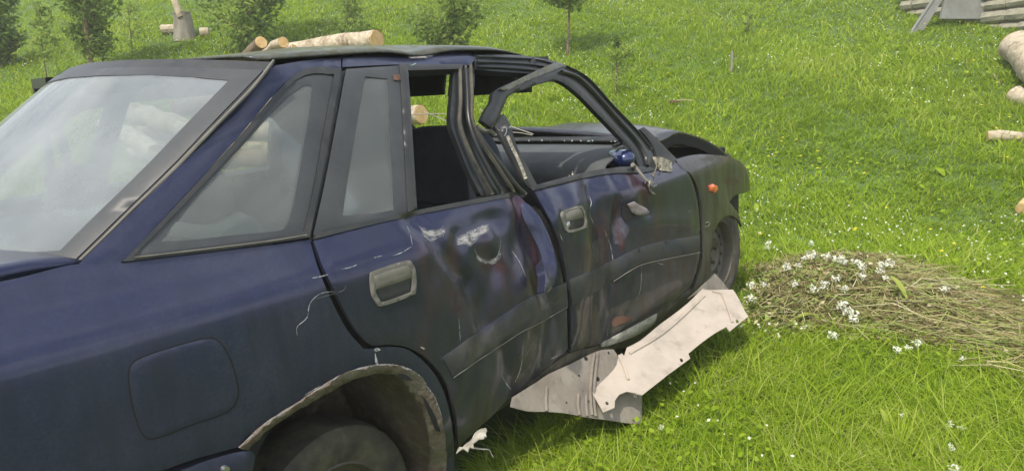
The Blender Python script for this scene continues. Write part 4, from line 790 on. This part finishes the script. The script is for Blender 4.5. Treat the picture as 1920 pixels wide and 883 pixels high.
rows = [[np.array([x-.09*v*v, v*w, z]) for v in np.linspace(-1, 1, 17)] for x, z, w in ((1.90, .975, .70), (1.96, .985, .70), (2.06, .975, .70), (2.1, .90, .70))]
loft(rows, 'cowl', 'plastic_dark', CAR, thick=.01)
q = MB(); q.box((2.05, -.62, .3), (2.9, .62, .84)); q.build('engine_bay', 'black_void', CAR, False)
# --- far side
far_low = [(-.90, .40), (-.40, .28)]+[(.02-.35*math.cos(math.radians(t)), .22+.35*math.sin(math.radians(t))) for t in range(5, 176, 17)]+[(.40, .22), (2.08, .24)]+[(2.46-.34*math.cos(math.radians(t)), .33+.34*math.sin(math.radians(t))) for t in range(5, 176, 17)]+[(2.86, .3), (2.98, .5), (2.98, .74), (2.7, .84), (1.95, .90), (1.0, .925), (0, .935), (-.6, .96), (-.90, .95)]
part('far_side_panel', far_low, 'paint_clean', surf=FAR, thick=.03, h=.06, world=True, raw=True)
part('far_side_frame', [(-.56, .955), (-.30, 1.11), (-.05, 1.29), (.08, 1.372), (.6, 1.385), (1.1, 1.378), (1.40, 1.345), (1.62, 1.21), (1.98, .945), (1.0, .930), (0, .94)], 'black_trim', surf=FAR, thick=.04, h=.03, world=True, raw=True,
     holes=[[(-.34, .99), (-.1, 1.19), (.06, 1.30), (.16, 1.31), (.08, 1.0)], [(.15, 1.0), (.23, 1.32), (.60, 1.335), (.88, 1.33), (.90, .975), (.6, .97)], [(1.0, .97), (.98, 1.33), (1.33, 1.31), (1.50, 1.20), (1.80, .97)]])
strip('chrome_strip', [(.15, .955), (.6, .952), (.95, .95)], .018, 'bare_metal', surf=FAR, off=-.05, thick=.004, parent=CAR, world=True)
# far rear door hanging open
odo = MB(); hz = np.array([.05, .75, 0]); dd = np.array([.22, .97, 0]); dd /= np.linalg.norm(dd)
def dpt(s, z, o_=0): return hz+dd*s+np.array([0, 0, z])+np.array([dd[1], -dd[0], 0])*o_
def slab(q, prof_, t=.03):
    V = [dpt(s, z, 0) for s, z in prof_]+[dpt(s, z, t) for s, z in prof_]; n = len(prof_); q.add(V, [tuple(range(n)), tuple(range(2*n-1, n-1, -1))]+[(i, n+i, n+(i+1) % n, (i+1) % n) for i in range(n)])
slab(odo, [(0, .25), (.80, .25), (.82, .9), (0, .9)], .05); od = odo.build('open_far_door', 'paint_clean', CAR, False)
q = MB(); slab(q, [(.02, .9), (.06, .9), (.20, 1.36), (.15, 1.40)]); slab(q, [(.13, 1.415), (.15, 1.375), (.48, 1.385), (.50, 1.425)]); slab(q, [(.50, .9), (.56, .9), (.50, 1.425), (.46, 1.385)]); q.build('window_frame', 'black_trim', od, False)
q = MB(); q.tube([dpt(.18, 1.36, -.01), dpt(.26, 1.345, -.01)], .012, 8); q.build('catch', 'bare_metal', od)
# far mirror and header, visor
ell('far_mirror', (1.80, .86, 1.02), (.05, .10, .06), 'plastic_dark', CAR)
q = MB(); q.box((1.30, -.52, 1.335), (1.42, .52, 1.365)); q.build('windscreen_header', 'black_trim', CAR, False)
rows = [[np.array([x+.04*v, y, z]) for y in np.linspace(-.58, -.16, 9)] for x, z, v in ((1.24, 1.36, 0), (1.22, 1.33, 0), (1.20, 1.26, 0), (1.195, 1.235, 0))]
loft(rows, 'sun_visor', 'plastic_dark', CAR, thick=.02); loft([[p+np.array([.05, .50, .01]) for p in r] for r in rows], 'sun_visor', 'plastic_dark', CAR, thick=.02)
# headliner and floor
loft([[np.array([x, y, roof_z(x, y)-.04]) for y in np.linspace(-.50, .50, 12)] for x in np.linspace(.12, 1.32, 12)], 'headliner', 'plastic_dark', CAR, thick=.01)
q = MB(); q.box((-.85, -.37, .16), (2.1, .37, .20)); q.box((.50, -.72, .161), (2.04, .72, .199)); q.box((-.88, -.40, .2), (-.86, .40, .9)); q.box((1.92, -.72, .2), (1.96, .72, .93)); q.build('floor_pan', 'black_trim', CAR, False)
# --- interior
def cushion(name, c, s, material, parent, pitch=0, p=.45):
    V = []; n, k = 24, 14; R = np.array(Matrix.Rotation(pitch, 3, 'Y')); e = lambda v: math.copysign(abs(v)**p, v)
    for j in range(k+1):
        f = math.pi*j/k-math.pi/2
        for i in range(n): a = 2*math.pi*i/n; V.append(np.array(c)+R@(np.array([e(math.cos(f))*e(math.cos(a)), e(math.cos(f))*e(math.sin(a)), e(math.sin(f))])*s))
    return mk(name, V, [(j*n+i, j*n+(i+1) % n, (j+1)*n+(i+1) % n, (j+1)*n+i) for j in range(k) for i in range(n)], material, parent)
for y in (-.36, .37):
    r_ = empty('front_seat'); r_.parent = CAR; r_.location = Vector((1.1, y, .4))-wloc(CAR)
    cushion('seat_back', (.98, y, .80), (.075, .25, .335), 'seat_dark', r_, -.18); q = MB(); q.tube([(.872, y-.20, .86), (.866, y, .85), (.872, y+.20, .86)], .006, 6); q.build('seat_seam', 'black_void', r_); cushion('seat_cushion', (1.22, y, .48), (.27, .25, .09), 'seat_dark', r_, -.08)
    if y > 0: cushion('headrest', (.90, y, 1.19), (.05, .13, .07), 'seat_dark', r_, -.12)
r_ = empty('rear_seat'); r_.parent = CAR; r_.location = Vector((.2, 0, .4))-wloc(CAR)
cushion('seat_back', (-.02, 0, .80), (.08, .60, .19), 'seat_grey', r_, -.30, .35); cushion('seat_cushion', (.36, 0, .48), (.25, .37, .10), 'seat_grey', r_, -.06, .35)
for y in (-.36, .36): cushion('headrest', (-.08, y, 1.03), (.06, .14, .07), 'seat_dark', r_, -.2)
loft([[np.array([x, y, .915+.01*math.sin(y*4)]) for y in np.linspace(-.66, .66, 12)] for x in np.linspace(-.46, -.12, 6)], 'parcel_shelf', 'plastic_grey', CAR, thick=.02)
rows = [[np.array([x, y, z+(.035*math.exp(-((y-.37)/.2)**2) if 0 < i < 4 else 0)]) for y in np.linspace(-.68, .68, 22)] for i, (x, z) in enumerate(((1.90, .965), (1.80, .962), (1.66, .945), (1.56, .915), (1.52, .86), (1.53, .78), (1.60, .66), (1.75, .55)))]
loft(rows, 'dashboard', 'plastic_grey', CAR, thick=.01)
strip_ = MB(); strip_.tube([(1.553, y, .893) for y in np.linspace(-.66, .66, 10)], .006, 6); strip_.build('dashboard_seam', 'black_void', CAR)
sw = MB(); c = np.array([1.42, .37, .86]); ax = np.array([.85, 0, -.45]); ax /= np.linalg.norm(ax); u_ = np.array([0, 1, 0]); w_ = np.cross(ax, u_); sw.tube([c+(u_*math.cos(t)+w_*math.sin(t))*.185 for t in np.linspace(0, 2*math.pi, 25)], .013, 8, False); sw.tube([c-u_*.18, c+ax*.03, c+u_*.18], .016, 8); sw.tube([c+ax*.02, c+ax*.3], .03, 8); sw.build('steering_wheel', 'plastic_dark', CAR)
for y in (-.70,): q = MB(); q.box((.50, -.755, .3), (.90, -.735, .84)); q.box((1.05, -.75, .3), (1.9, -.73, .82)); q.build('door_card', 'plastic_dark', CAR, False)
# seat belt at the far pillar
q = MB(); 
for a, b in (((.93, .62, 1.30), (.80, .68, .45)),): q.add([np.array(a)-(.03, 0, 0), np.array(a)+(.03, 0, 0), np.array(b)+(.03, 0, 0), np.array(b)-(.03, 0, 0)], [(0, 1, 2, 3)])
q.build('seat_belt', 'plastic_dark', CAR)
# cracked screen remains: thin bright strands across the opening and crumbs along the cowl
q = MB()
for a, b, x in (((765, 216), (852, 214), 1.7), ((795, 210), (850, 234), 1.7), ((1000, 252), (905, 222), 1.8), ((940, 247), (900, 205), 1.8), ((955, 248), (998, 254), 1.86)):
    f = lambda p: CP+ray(*p)*((x-CP[0])/ray(*p)[0]); A, B = f(a), f(b); q.tube([A, (A+B)/2+np.array([0, 0, .004]), B], .0022, 5)
q.build('screen_strands', 'tear_pale', CAR)
q = MB()
for i in range(150):
    y = rng.uniform(-.62, .3); v = y/.7; x = 1.915-.09*v*v+rng.normal(0, .01); r = rng.uniform(.003, .007); z = .975+r; R = np.array(Matrix.Rotation(rng.uniform(0, 3), 3, (1, .4, .3))); q.add([R@(np.array(k)*r)+np.array((x, y, z)) for k in OCT], OCF)
tag(q.build('glass_crumbs', 'shard_glass', CAR, False), kind='stuff')
shred('glass_shard', 768, 133, -.56, .018, 4, 'shard_glass', CAR, 21); shred('glass_shard', 1068, 330, -.72, .012, 4, 'tear_pale', CAR, 22)
# --- torn hole and twisted metal in the front door
sheet('torn_hole', [(1166, 384), (1176, 378), (1186, 384), (1190, 398), (1186, 412), (1174, 418), (1166, 404)], 'black_void', off=.004, thick=0, h=.012, parent=fdoor, curl=0)
sheet('torn_flap', [(1174, 382), (1186, 377), (1196, 384), (1214, 396), (1210, 402), (1194, 403), (1182, 398)], 'violet_scuff' if False else 'torn_violet', off=.016, thick=.006, h=.008, parent=fdoor, curl=.004)
shred('torn_flap', 1184, 440, -.80, .020, 8, 'broken_mount', fdoor, 31); shred('torn_flap', 1172, 410, -.80, .007, 3, 'tear_pale', fdoor, 33)
sheet('rust_patch', [(1148, 598), (1160, 592), (1182, 594), (1178, 602), (1160, 608), (1150, 612), (1144, 606)], 'orange_rust', off=.0036, thick=0, h=.012, parent=fdoor, curl=0)
# --- scratches and scuffs
SC = [([(628, 546), (600, 550), (580, 568), (574, 595), (556, 612), (556, 628)], .0035, quarter), ([(584, 522), (604, 518), (614, 515)], .003, quarter), ([(590, 560), (640, 545), (646, 535)], .001, quarter),
      ([(640, 505), (655, 502), (668, 497)], .003, rdoor), ([(735, 480), (752, 474), (770, 463)], .003, rdoor), ([(762, 425), (768, 440), (772, 460)], .003, rdoor), ([(700, 484), (715, 480)], .003, rdoor),
      ([(784, 424), (800, 436), (830, 432)], .003, rdoor), ([(788, 432), (806, 442), (832, 438)], .003, rdoor), ([(790, 440), (806, 452), (818, 446)], .004, rdoor), ([(826, 424), (832, 430), (830, 444)], .003, rdoor),
      ([(850, 443), (870, 434), (915, 422)], .005, rdoor), ([(888, 465), (895, 482), (912, 492), (930, 482), (937, 460), (936, 442)], .003, rdoor), ([(966, 385), (972, 402), (968, 425)], .004, rdoor), ([(958, 470), (972, 490), (985, 520)], .004, rdoor),
      ([(1005, 500), (1010, 525), (1012, 545)], .005, rdoor), ([(980, 640), (975, 690), (962, 720)], .006, rdoor), ([(985, 665), (1000, 640)], .003, rdoor), ([(940, 705), (950, 722), (958, 730)], .004, rdoor), ([(1032, 672), (1048, 664)], .006, rdoor), ([(858, 590), (862, 640)], .003, rdoor),
      ([(1048, 438), (1054, 452)], .004, fdoor), ([(1103, 368), (1108, 380), (1104, 398), (1112, 420)], .005, fdoor), ([(1202, 490), (1200, 540), (1192, 562)], .003, fdoor), ([(1290, 398), (1296, 394)], .004, fdoor), ([(1230, 492), (1245, 497)], .003, fdoor), ([(1095, 560), (1088, 600), (1092, 640)], .004, fdoor),
      ([(1132, 430), (1146, 470), (1150, 510)], .004, fdoor), ([(1140, 600), (1136, 636)], .005, fdoor), ([(570, 740), (586, 730), (600, 722)], .003, quarter), ([(702, 662), (704, 676), (708, 684)], .010, quarter), ([(700, 655), (712, 655)], .012, quarter), ([(787, 650), (798, 655)], .006, rdoor)]
for pts, w, pa in SC: scratch(pts, w, parent=pa)
patch([(852, 448), (870, 436), (900, 424), (918, 421), (916, 434), (900, 446), (880, 464), (868, 460), (856, 462)], 'chalk_scuff', rdoor)
patch([(784, 424), (812, 430), (834, 424), (834, 442), (808, 452), (792, 446)], 'chalk_scuff', rdoor)
patch([(794, 452), (808, 458), (828, 486), (848, 508), (870, 518), (862, 530), (846, 532), (826, 506), (806, 478)], 'violet_scuff', rdoor)
patch([(886, 462), (896, 478), (914, 486), (932, 478), (938, 462), (940, 482), (926, 496), (908, 496), (892, 486)], 'chalk_scuff', rdoor)
patch([(915, 488), (940, 492), (968, 520), (962, 530), (938, 512), (905, 510), (892, 500)], 'red_scuff', rdoor)
patch([(846, 535), (864, 545), (866, 600), (856, 600), (840, 570), (834, 545)], 'red_scuff', rdoor)
patch([(1110, 400), (1130, 390), (1140, 450), (1140, 520), (1122, 520), (1112, 460)], 'red_scuff', fdoor)
patch([(1146, 370), (1162, 360), (1166, 420), (1176, 460), (1160, 480), (1148, 430)], 'red_scuff', fdoor)
patch([(1140, 420), (1165, 405), (1180, 430), (1168, 462), (1150, 458)], 'violet_scuff', fdoor)
patch([(1160, 360), (1178, 352), (1200, 348), (1190, 370), (1168, 380)], 'violet_scuff', fdoor)
patch([(870, 650), (930, 600), (1000, 560), (1050, 545), (1050, 565), (1000, 590), (930, 640), (870, 690)], 'dust_scuff', rdoor, off=.0135)
patch([(980, 640), (1010, 620), (1000, 680), (975, 715), (960, 720)], 'dust_scuff', rdoor)
patch([(1078, 580), (1120, 560), (1128, 640), (1080, 655)], 'dust_scuff', fdoor)
patch([(1090, 470), (1130, 440), (1140, 560), (1095, 560)], 'dust_scuff', fdoor)
patch([(1140, 580), (1220, 540), (1280, 520), (1270, 548), (1200, 595), (1145, 630)], 'dust_scuff', fdoor)
patch([(748, 98), (790, 96), (812, 97), (820, 104), (800, 112), (770, 113), (756, 106)], 'chalk_scuff', rail, off=.004)
patch([(1350, 330), (1375, 332), (1392, 345), (1365, 352)], 'red_scuff', CAR)
for a in ((447, 838, 500, 790), (500, 790, 560, 754), (556, 756, 600, 726), (600, 726, 655, 697), (655, 697, 708, 684), (708, 684, 748, 686), (748, 686, 784, 703), (784, 703, 810, 738), (810, 738, 828, 786)):
    m_ = ((a[0]+a[2])/2+rng.normal(0, 1.5), (a[1]+a[3])/2+rng.normal(0, 1.5)-2); scratch([(a[0], a[1]-1), m_, (a[2], a[3]-1)], .008, parent=quarter)
# ================================================================== loose parts on the grass
def flat(name, pts, P0, P1, P2, material, thick, label, cat, relief=None, holes=(), raw=False):
    """a loose sheet: outline on the plane through three points, with pressed relief and thickness"""
    P0, P1, P2 = map(np.array, (P0, P1, P2)); e1 = P1-P0; e1 /= np.linalg.norm(e1); nn = np.cross(e1, P2-P0); nn /= np.linalg.norm(nn); e2 = np.cross(nn, e1)
    if nn@(CP-P0) < 0: nn = -nn
    def hit(px, py): d = ray(px, py); p = CP+d*(((P0-CP)@nn)/(d@nn))-P0; return (p@e1, p@e2)
    class F_: 
        def pt(s, a, b, off=0): return P0+e1*a+e2*b+nn*(off+(relief(a, b) if relief else 0))
        def nrm(s, a, b): return nn
    sf = F_(); sf.hit = hit
    o = sheet(name, pts, material, surf=sf, thick=thick, h=.018, parent=None, holes=holes, corner=25, curl=.001, n=2, raw=raw); tag(o, label, cat); return o, sf, hit
A_, B_, C_ = aty(1165, 650, -.83), aty(1312, 545, -.86), aty(1290, 672, -1.03)
rl = lambda a, b: .006*math.sin(a*9+1)*math.sin(b*14)+.004*math.sin(b*40)*(math.sin(a*5) > 0)
sq = lambda x, y, r=5: [(x-r, y-r*.6), (x, y-r), (x+r, y-r*.3), (x+r*.8, y+r), (x-r*.4, y+r)]
g1, f1, h1 = flat('splash_guard', [(1312, 546), (1318, 541), (1330, 544), (1356, 544), (1374, 544), (1384, 560), (1396, 582), (1404, 592), (1385, 607), (1368, 621), (1362, 613), (1340, 625), (1316, 642), (1290, 664), (1294, 672), (1270, 690), (1240, 712), (1204, 740), (1190, 735), (1176, 732), (1162, 737), (1154, 748), (1153, 762), (1132, 771), (1122, 752), (1107, 726), (1148, 690), (1146, 686), (1150, 672), (1166, 662), (1170, 667), (1175, 652), (1200, 640), (1235, 610), (1262, 590), (1290, 568)],
     A_, B_, C_, 'guard_beige', .004, 'long beige plastic splash guard torn off and leaning against the sill', 'splash guard', rl, holes=[sq(1382, 602, 3.2), sq(1277, 676, 3.5), sq(1139, 753, 3.5), sq(1192, 739, 3.0)])
for pts in ([(1352, 552), (1364, 580), (1372, 606)], [(1335, 548), (1352, 552)], [(1160, 668), (1170, 690), (1178, 712)], [(1320, 556), (1240, 628), (1180, 665)]):
    D = [h1(*p) for p in crvo(pts, 5)]; q = MB(); q.tube([f1.pt(*p, .003) for p in D], .006, 8); q.build('pressed_rib', 'guard_beige', g1)
P0 = aty(1030, 680, -.80); P1 = aty(1200, 740, -.94); P2 = aty(1020, 770, -.86)
g2, f2, h2 = flat('underbody_shield', [(1128, 656), (1150, 655), (1157, 664), (1156, 690), (1168, 690), (1168, 712), (1202, 736), (1204, 740), (1202, 796), (1170, 792), (1140, 786), (1100, 782), (1060, 775), (1024, 771), (992, 770), (958, 762), (962, 744), (1010, 714), (1030, 700), (1070, 682), (1110, 662)],
     P0, P1, P2, 'guard_grey', .004, 'greyish plastic shield standing on the grass under the sill, behind the beige guard', 'shield', lambda a, b: .005*math.sin(a*17)*math.sin(b*11))
for pts in ([(1112, 664), (1108, 700), (1106, 740), (1110, 778)], [(1118, 662), (1115, 700), (1113, 740), (1117, 780)], [(1082, 740), (1081, 760), (1084, 778)], [(1097, 742), (1098, 765), (1100, 780)], [(1024, 726), (1023, 750), (1024, 770)]):
    D = [h2(*p) for p in crvo(pts, 5)]; q = MB(); q.tube([f2.pt(*p, .003) for p in D], .006, 8); q.build('pressed_rib', 'guard_grey', g2)
q = MB()
for x, y, r in ((1139, 662, .006), (1085, 704, .005), (1098, 672, .010), (1120, 710, .011), (1060, 755, .004), (1104, 752, .004)):
    a, b = h2(x, y); q.add([f2.pt(a+r*math.cos(t), b+r*.8*math.sin(t), .002) for t in np.linspace(0, 6.28, 9)[:-1]], [tuple(range(8))])
q.build('fixing_holes', 'black_void', g2, False)
g3, f3, h3 = flat('mud_flap', [(1290, 560), (1312, 540), (1340, 512), (1352, 524), (1368, 545), (1340, 545), (1318, 546)], aty(1312, 540, -.82), aty(1365, 545, -.84), aty(1340, 512, -.80), 'guard_grey', .005, 'bent grey mud flap between the front wheel and the beige guard', 'mud flap')
def torn_scrap():
    y = -.83; g, f_, hh = flat('torn_plastic_scrap', [(855, 848), (862, 838), (868, 840), (874, 828), (884, 820), (890, 812), (901, 804), (910, 799), (913, 805), (910, 810), (911, 814), (907, 815), (907, 820), (897, 822), (890, 828), (887, 829), (888, 838), (880, 836), (876, 843), (868, 841)], aty(856, 848, y), aty(910, 800, y), aty(886, 836, y-.03), 'tear_pale', .004, 'ragged pale scrap of plastic hanging under the rear door', 'plastic scrap', lambda a, b: .006*math.sin(a*70)*math.cos(b*90), raw=True)
    q = MB(); q.tube([aty(882, 838, y), aty(900, 841, y-.01), aty(917, 842, y-.02), aty(925, 857, y-.02)], [.003, .0025, .0025, .0015], 6); q.build('wire', 'tear_pale', g)
torn_scrap()
# ================================================================== heap of pulled weeds
def heap():
    xs, ys = [], []; want = 4300; HX = np.array(HEAP)
    while len(xs) < want:
        i = rng.choice(5, p=[.28, .26, .22, .14, .10]); x = HX[i, 0]+rng.normal(0, .24); y = HX[i, 1]+rng.normal(0, .22)
        if heap_h(x, y) > .018 and not (x < 2.95 and y > -.92): xs.append(x); ys.append(y)
    x = np.array(xs); y = np.array(ys); z = ground_z(x, y)+heap_h(x, y)*rng.uniform(.35, 1.05, want); d = _h[3]-_h[0]; a0 = math.atan2(d[1], d[0])
    t_ = np.clip(((x-_h[0][0])*math.cos(a0)+(y-_h[0][1])*math.sin(a0))/np.hypot(*d[:2]), 0, 1); az = a0+rng.normal(0, 1, want)*(1.5-1.1*t_)+(rng.uniform(0, 1, want) < .2)*3.1; ln = rng.uniform(.10, .34, want)*(.55+.75*t_); q = MB(); tn = rng.choice([0, .12, .25, .4, .5, .62, .75, .78, 1.0], want, p=[.13, .14, .14, .12, .08, .06, .14, .13, .06])+rng.normal(0, .03, want)
    for i in range(want):
        dv = np.array([math.cos(az[i]), math.sin(az[i]), rng.normal(.05, .17)])*ln[i]; c = np.array([x[i], y[i], z[i]]); b = rng.normal(0, .026, 3); b[2] = abs(b[2]); gz = [ground_z(*(c+dv*s)[:2]) for s in (-.5, .5)]
        p0 = c-dv*.5; p2 = c+dv*.5; p0[2] = max(p0[2], gz[0]+.01); p2[2] = max(p2[2], gz[1]+.01); r = rng.uniform(.0011, .0028); q.tube([p0, c+b, p2], [r, r, r*.5], 3, False, float(tn[i]))
    tag(q.build('weed_heap', 'stalks', None, False, True), 'heap of pulled wilting weeds and dry stalks', 'weeds', kind='stuff')
    n = 9000; k = rng.randint(0, want, n); gx_ = x[k]+rng.normal(0, .05, n); gy = y[k]+rng.normal(0, .05, n); gz = ground_z(gx_, gy)+heap_h(gx_, gy)*rng.uniform(.3, 1.1, n); keep = rng.uniform(0, 1, n) < np.where(t_[k] < .5, 1, .35)
    q = MB()
    for a, b, c in zip(gx_[keep], gy[keep], gz[keep]): leaf_mesh(q, np.array([a, b, c+.01]), rng.uniform(.008, .022), .4); q.A[-4:] = [float(rng.choice([.72, .75, .78, .15, .3, .05, 1.0]))]*4
    tag(q.build('wilted_leaves', 'stalks', None, False, True), 'wilted leaves in the weed heap', 'leaves', kind='stuff')
heap()
def heapz(px, py, extra=.05):
    d = ray(px, py); t = 1.5
    while t < 12:
        p = CP+d*t
        if p[2] < ground_z(p[0], p[1])+heap_h(p[0], p[1])+extra: return p
        t += .01
    return p
def flower_head(px, py, size, nm='white_flower_head', lb='cluster of small white blossoms on the weed heap', cat='flower', group='white blossoms on the weed heap', h=.055):
    p = heapz(px, py, h); q = MB(); r = size*1.25
    for i in range(34):
        v = rng.normal(0, 1, 3); v /= np.linalg.norm(v); c = p+v*r*rng.uniform(.3, 1)*np.array([1, 1, .8]); leaf_mesh(q, c, r*rng.uniform(.22, .4)); q.A[-4:] = [float(rng.uniform(0, .6))]*4
    tag(q.build(nm, 'petals', None, False, True, base=tuple(p)), lb, cat, group)
for px, py, s in [(1520, 456, .022), (1522, 478, .03), (1508, 484, .016), (1550, 479, .02), (1475, 499, .024), (1497, 498, .016), (1570, 486, .026), (1583, 489, .02), (1606, 491, .022), (1616, 500, .02), (1657, 496, .026), (1668, 493, .02), (1650, 508, .018), (1615, 517, .02), (1581, 574, .030), (1588, 584, .022), (1600, 593, .026), (1563, 628, .022), (1409, 534, .02), (1407, 560, .024), (1432, 533, .02), (1491, 532, .02), (1527, 541, .022), (1546, 534, .022), (1568, 522, .02), (1583, 541, .018), (1721, 643, .022), (1683, 655, .018), (1703, 650, .014), (1441, 455, .022), (1438, 464, .018), (1772, 541, .018), (1660, 520, .016)]:
    flower_head(px, py, s, lb=('large' if s > .023 else 'tiny' if s < .018 else 'small')+' white blossom cluster on the '+('back edge' if py < 482 else 'upper slope' if py < 515 else 'middle' if py < 560 else 'front slope' if py < 600 else 'front foot')+' of the heap, '+('beside the wheel' if px < 1450 else 'left of its crest' if px < 1530 else 'near its crest' if px < 1592 else 'right of its crest' if px < 1640 else 'near the stalks'))
flower_head(1805, 672, .014, lb='lone white blossom at the lower right edge of the weed heap')
for px, py, s, lb in ((1781, 795, .013, 'white clover bloom left of a pair, in the lower right grass'), (1802, 801, .011, 'white clover bloom right of a pair, in the lower right grass'), (1785, 838, .014, 'white clover bloom directly below the pair in the lower right grass'), (1693, 778, .010, 'white clover bloom beside the broad pale leaf'), (1790, 878, .016, 'white clover bloom at the bottom edge of the picture'), (1240, 800, .010, 'white clover bloom below the grey shield')): flower_head(px, py, s, 'clover_bloom', lb, 'flower', 'single clover blooms near the camera', .05)
# large individual leaves and tufts
def big_leaf(px, py, L_, wdt, az, lift, label, tint=.7):
    p = heapz(px, py, .02); q = MB(); d = np.array([math.cos(az), math.sin(az), lift]); d /= np.linalg.norm(d); s = np.cross(d, [0, 0, 1.]); s /= np.linalg.norm(s)+1e-9; nn = np.cross(s, d); n = 8; V = []
    for i in range(n+1):
        t = i/n; c = p+d*L_*t-np.array([0, 0, 1])*L_*.25*t*t; w = wdt*math.sin(math.pi*min(1, t*.92+.06))**.8
        V += [c-s*w+nn*w*.35, c, c+s*w+nn*w*.35]
    q.add(V, [(3*i+j, 3*i+j+1, 3*i+j+4, 3*i+j+3) for i in range(n) for j in range(2)], tint); tag(q.build('broad_leaf', 'grass_blades', None, True, True, base=tuple(p)), label, 'leaf', 'broad leaves standing in the grass')
big_leaf(1666, 805, .10, .013, 1.0, 2.2, 'upright pale broad leaf in the grass at the lower right', .8); big_leaf(1419, 398, .09, .018, .6, 2.4, 'pale upright leaf right of the front wheel', .8); big_leaf(1700, 560, .16, .02, 1.2, 1.6, 'yellow green curled leaf standing on the weed heap', .85)
big_leaf(1600, 640, .06, .02, .3, .4, 'pale flat leaf below the middle of the weed heap', .9); big_leaf(1770, 330, .14, .03, .9, .9, 'broad leaf in the middle of the right hand meadow', .62); big_leaf(1525, 590, .08, .022, 2.4, .2, 'pale green leaf lying on the left part of the weed heap', .8)
def tuft(px, py, n, L_, label, name='grass_tuft'):
    p = onground(px, py); a = rng.uniform(0, 6.28, n); r = rng.uniform(0, .03, n); x = p[0]+r*np.cos(a); y = p[1]+r*np.sin(a)
    o = ribbons(name, x, y, ground_z(x, y), rng.uniform(.6, 1.1, n)*L_, rng.uniform(.003, .006, n), a, rng.uniform(.2, .9, n), np.clip(rng.normal(.66, .1, n), 0, .9), 'grass_blades', seg=4); tag(o, label, 'grass tuft', 'tall grass tufts')
tuft(1685, 860, 34, .19, 'tall pale grass tuft at the bottom of the picture, right of centre'); tuft(1240, 700, 26, .12, 'grass tuft right below the beige guard'); tuft(1398, 535, 70, .20, 'grass tuft growing in front of the front wheel'); tuft(1320, 740, 26, .14, 'bright grass tuft in the lit grass below the guard'); tuft(1500, 790, 22, .13, 'grass tuft in the middle of the bottom lawn')

# ================================================================== thin summer haze over the meadow
def haze():
    zt = 14.5; q = MB(); q.box((-42, -42, -1.7), (54, 54, zt)); me = bpy.data.meshes.new('haze'); me.from_pydata(q.V, [], q.F)
    mt = bpy.data.materials.new('haze'); mt.use_nodes = True; t = mt.node_tree; t.nodes.clear(); o = t.nodes.new('ShaderNodeOutputMaterial'); v = t.nodes.new('ShaderNodeVolumePrincipled')
    v.inputs['Color'].default_value = (.96, .96, .88, 1); v.inputs['Density'].default_value = HAZE; v.inputs['Anisotropy'].default_value = .1; t.links.new(v.outputs[0], o.inputs['Volume']); me.materials.append(mt)
    ob = bpy.data.objects.new('haze', me); COL.objects.link(ob); tag(ob, kind='stuff')
HAZE = .0045
haze()
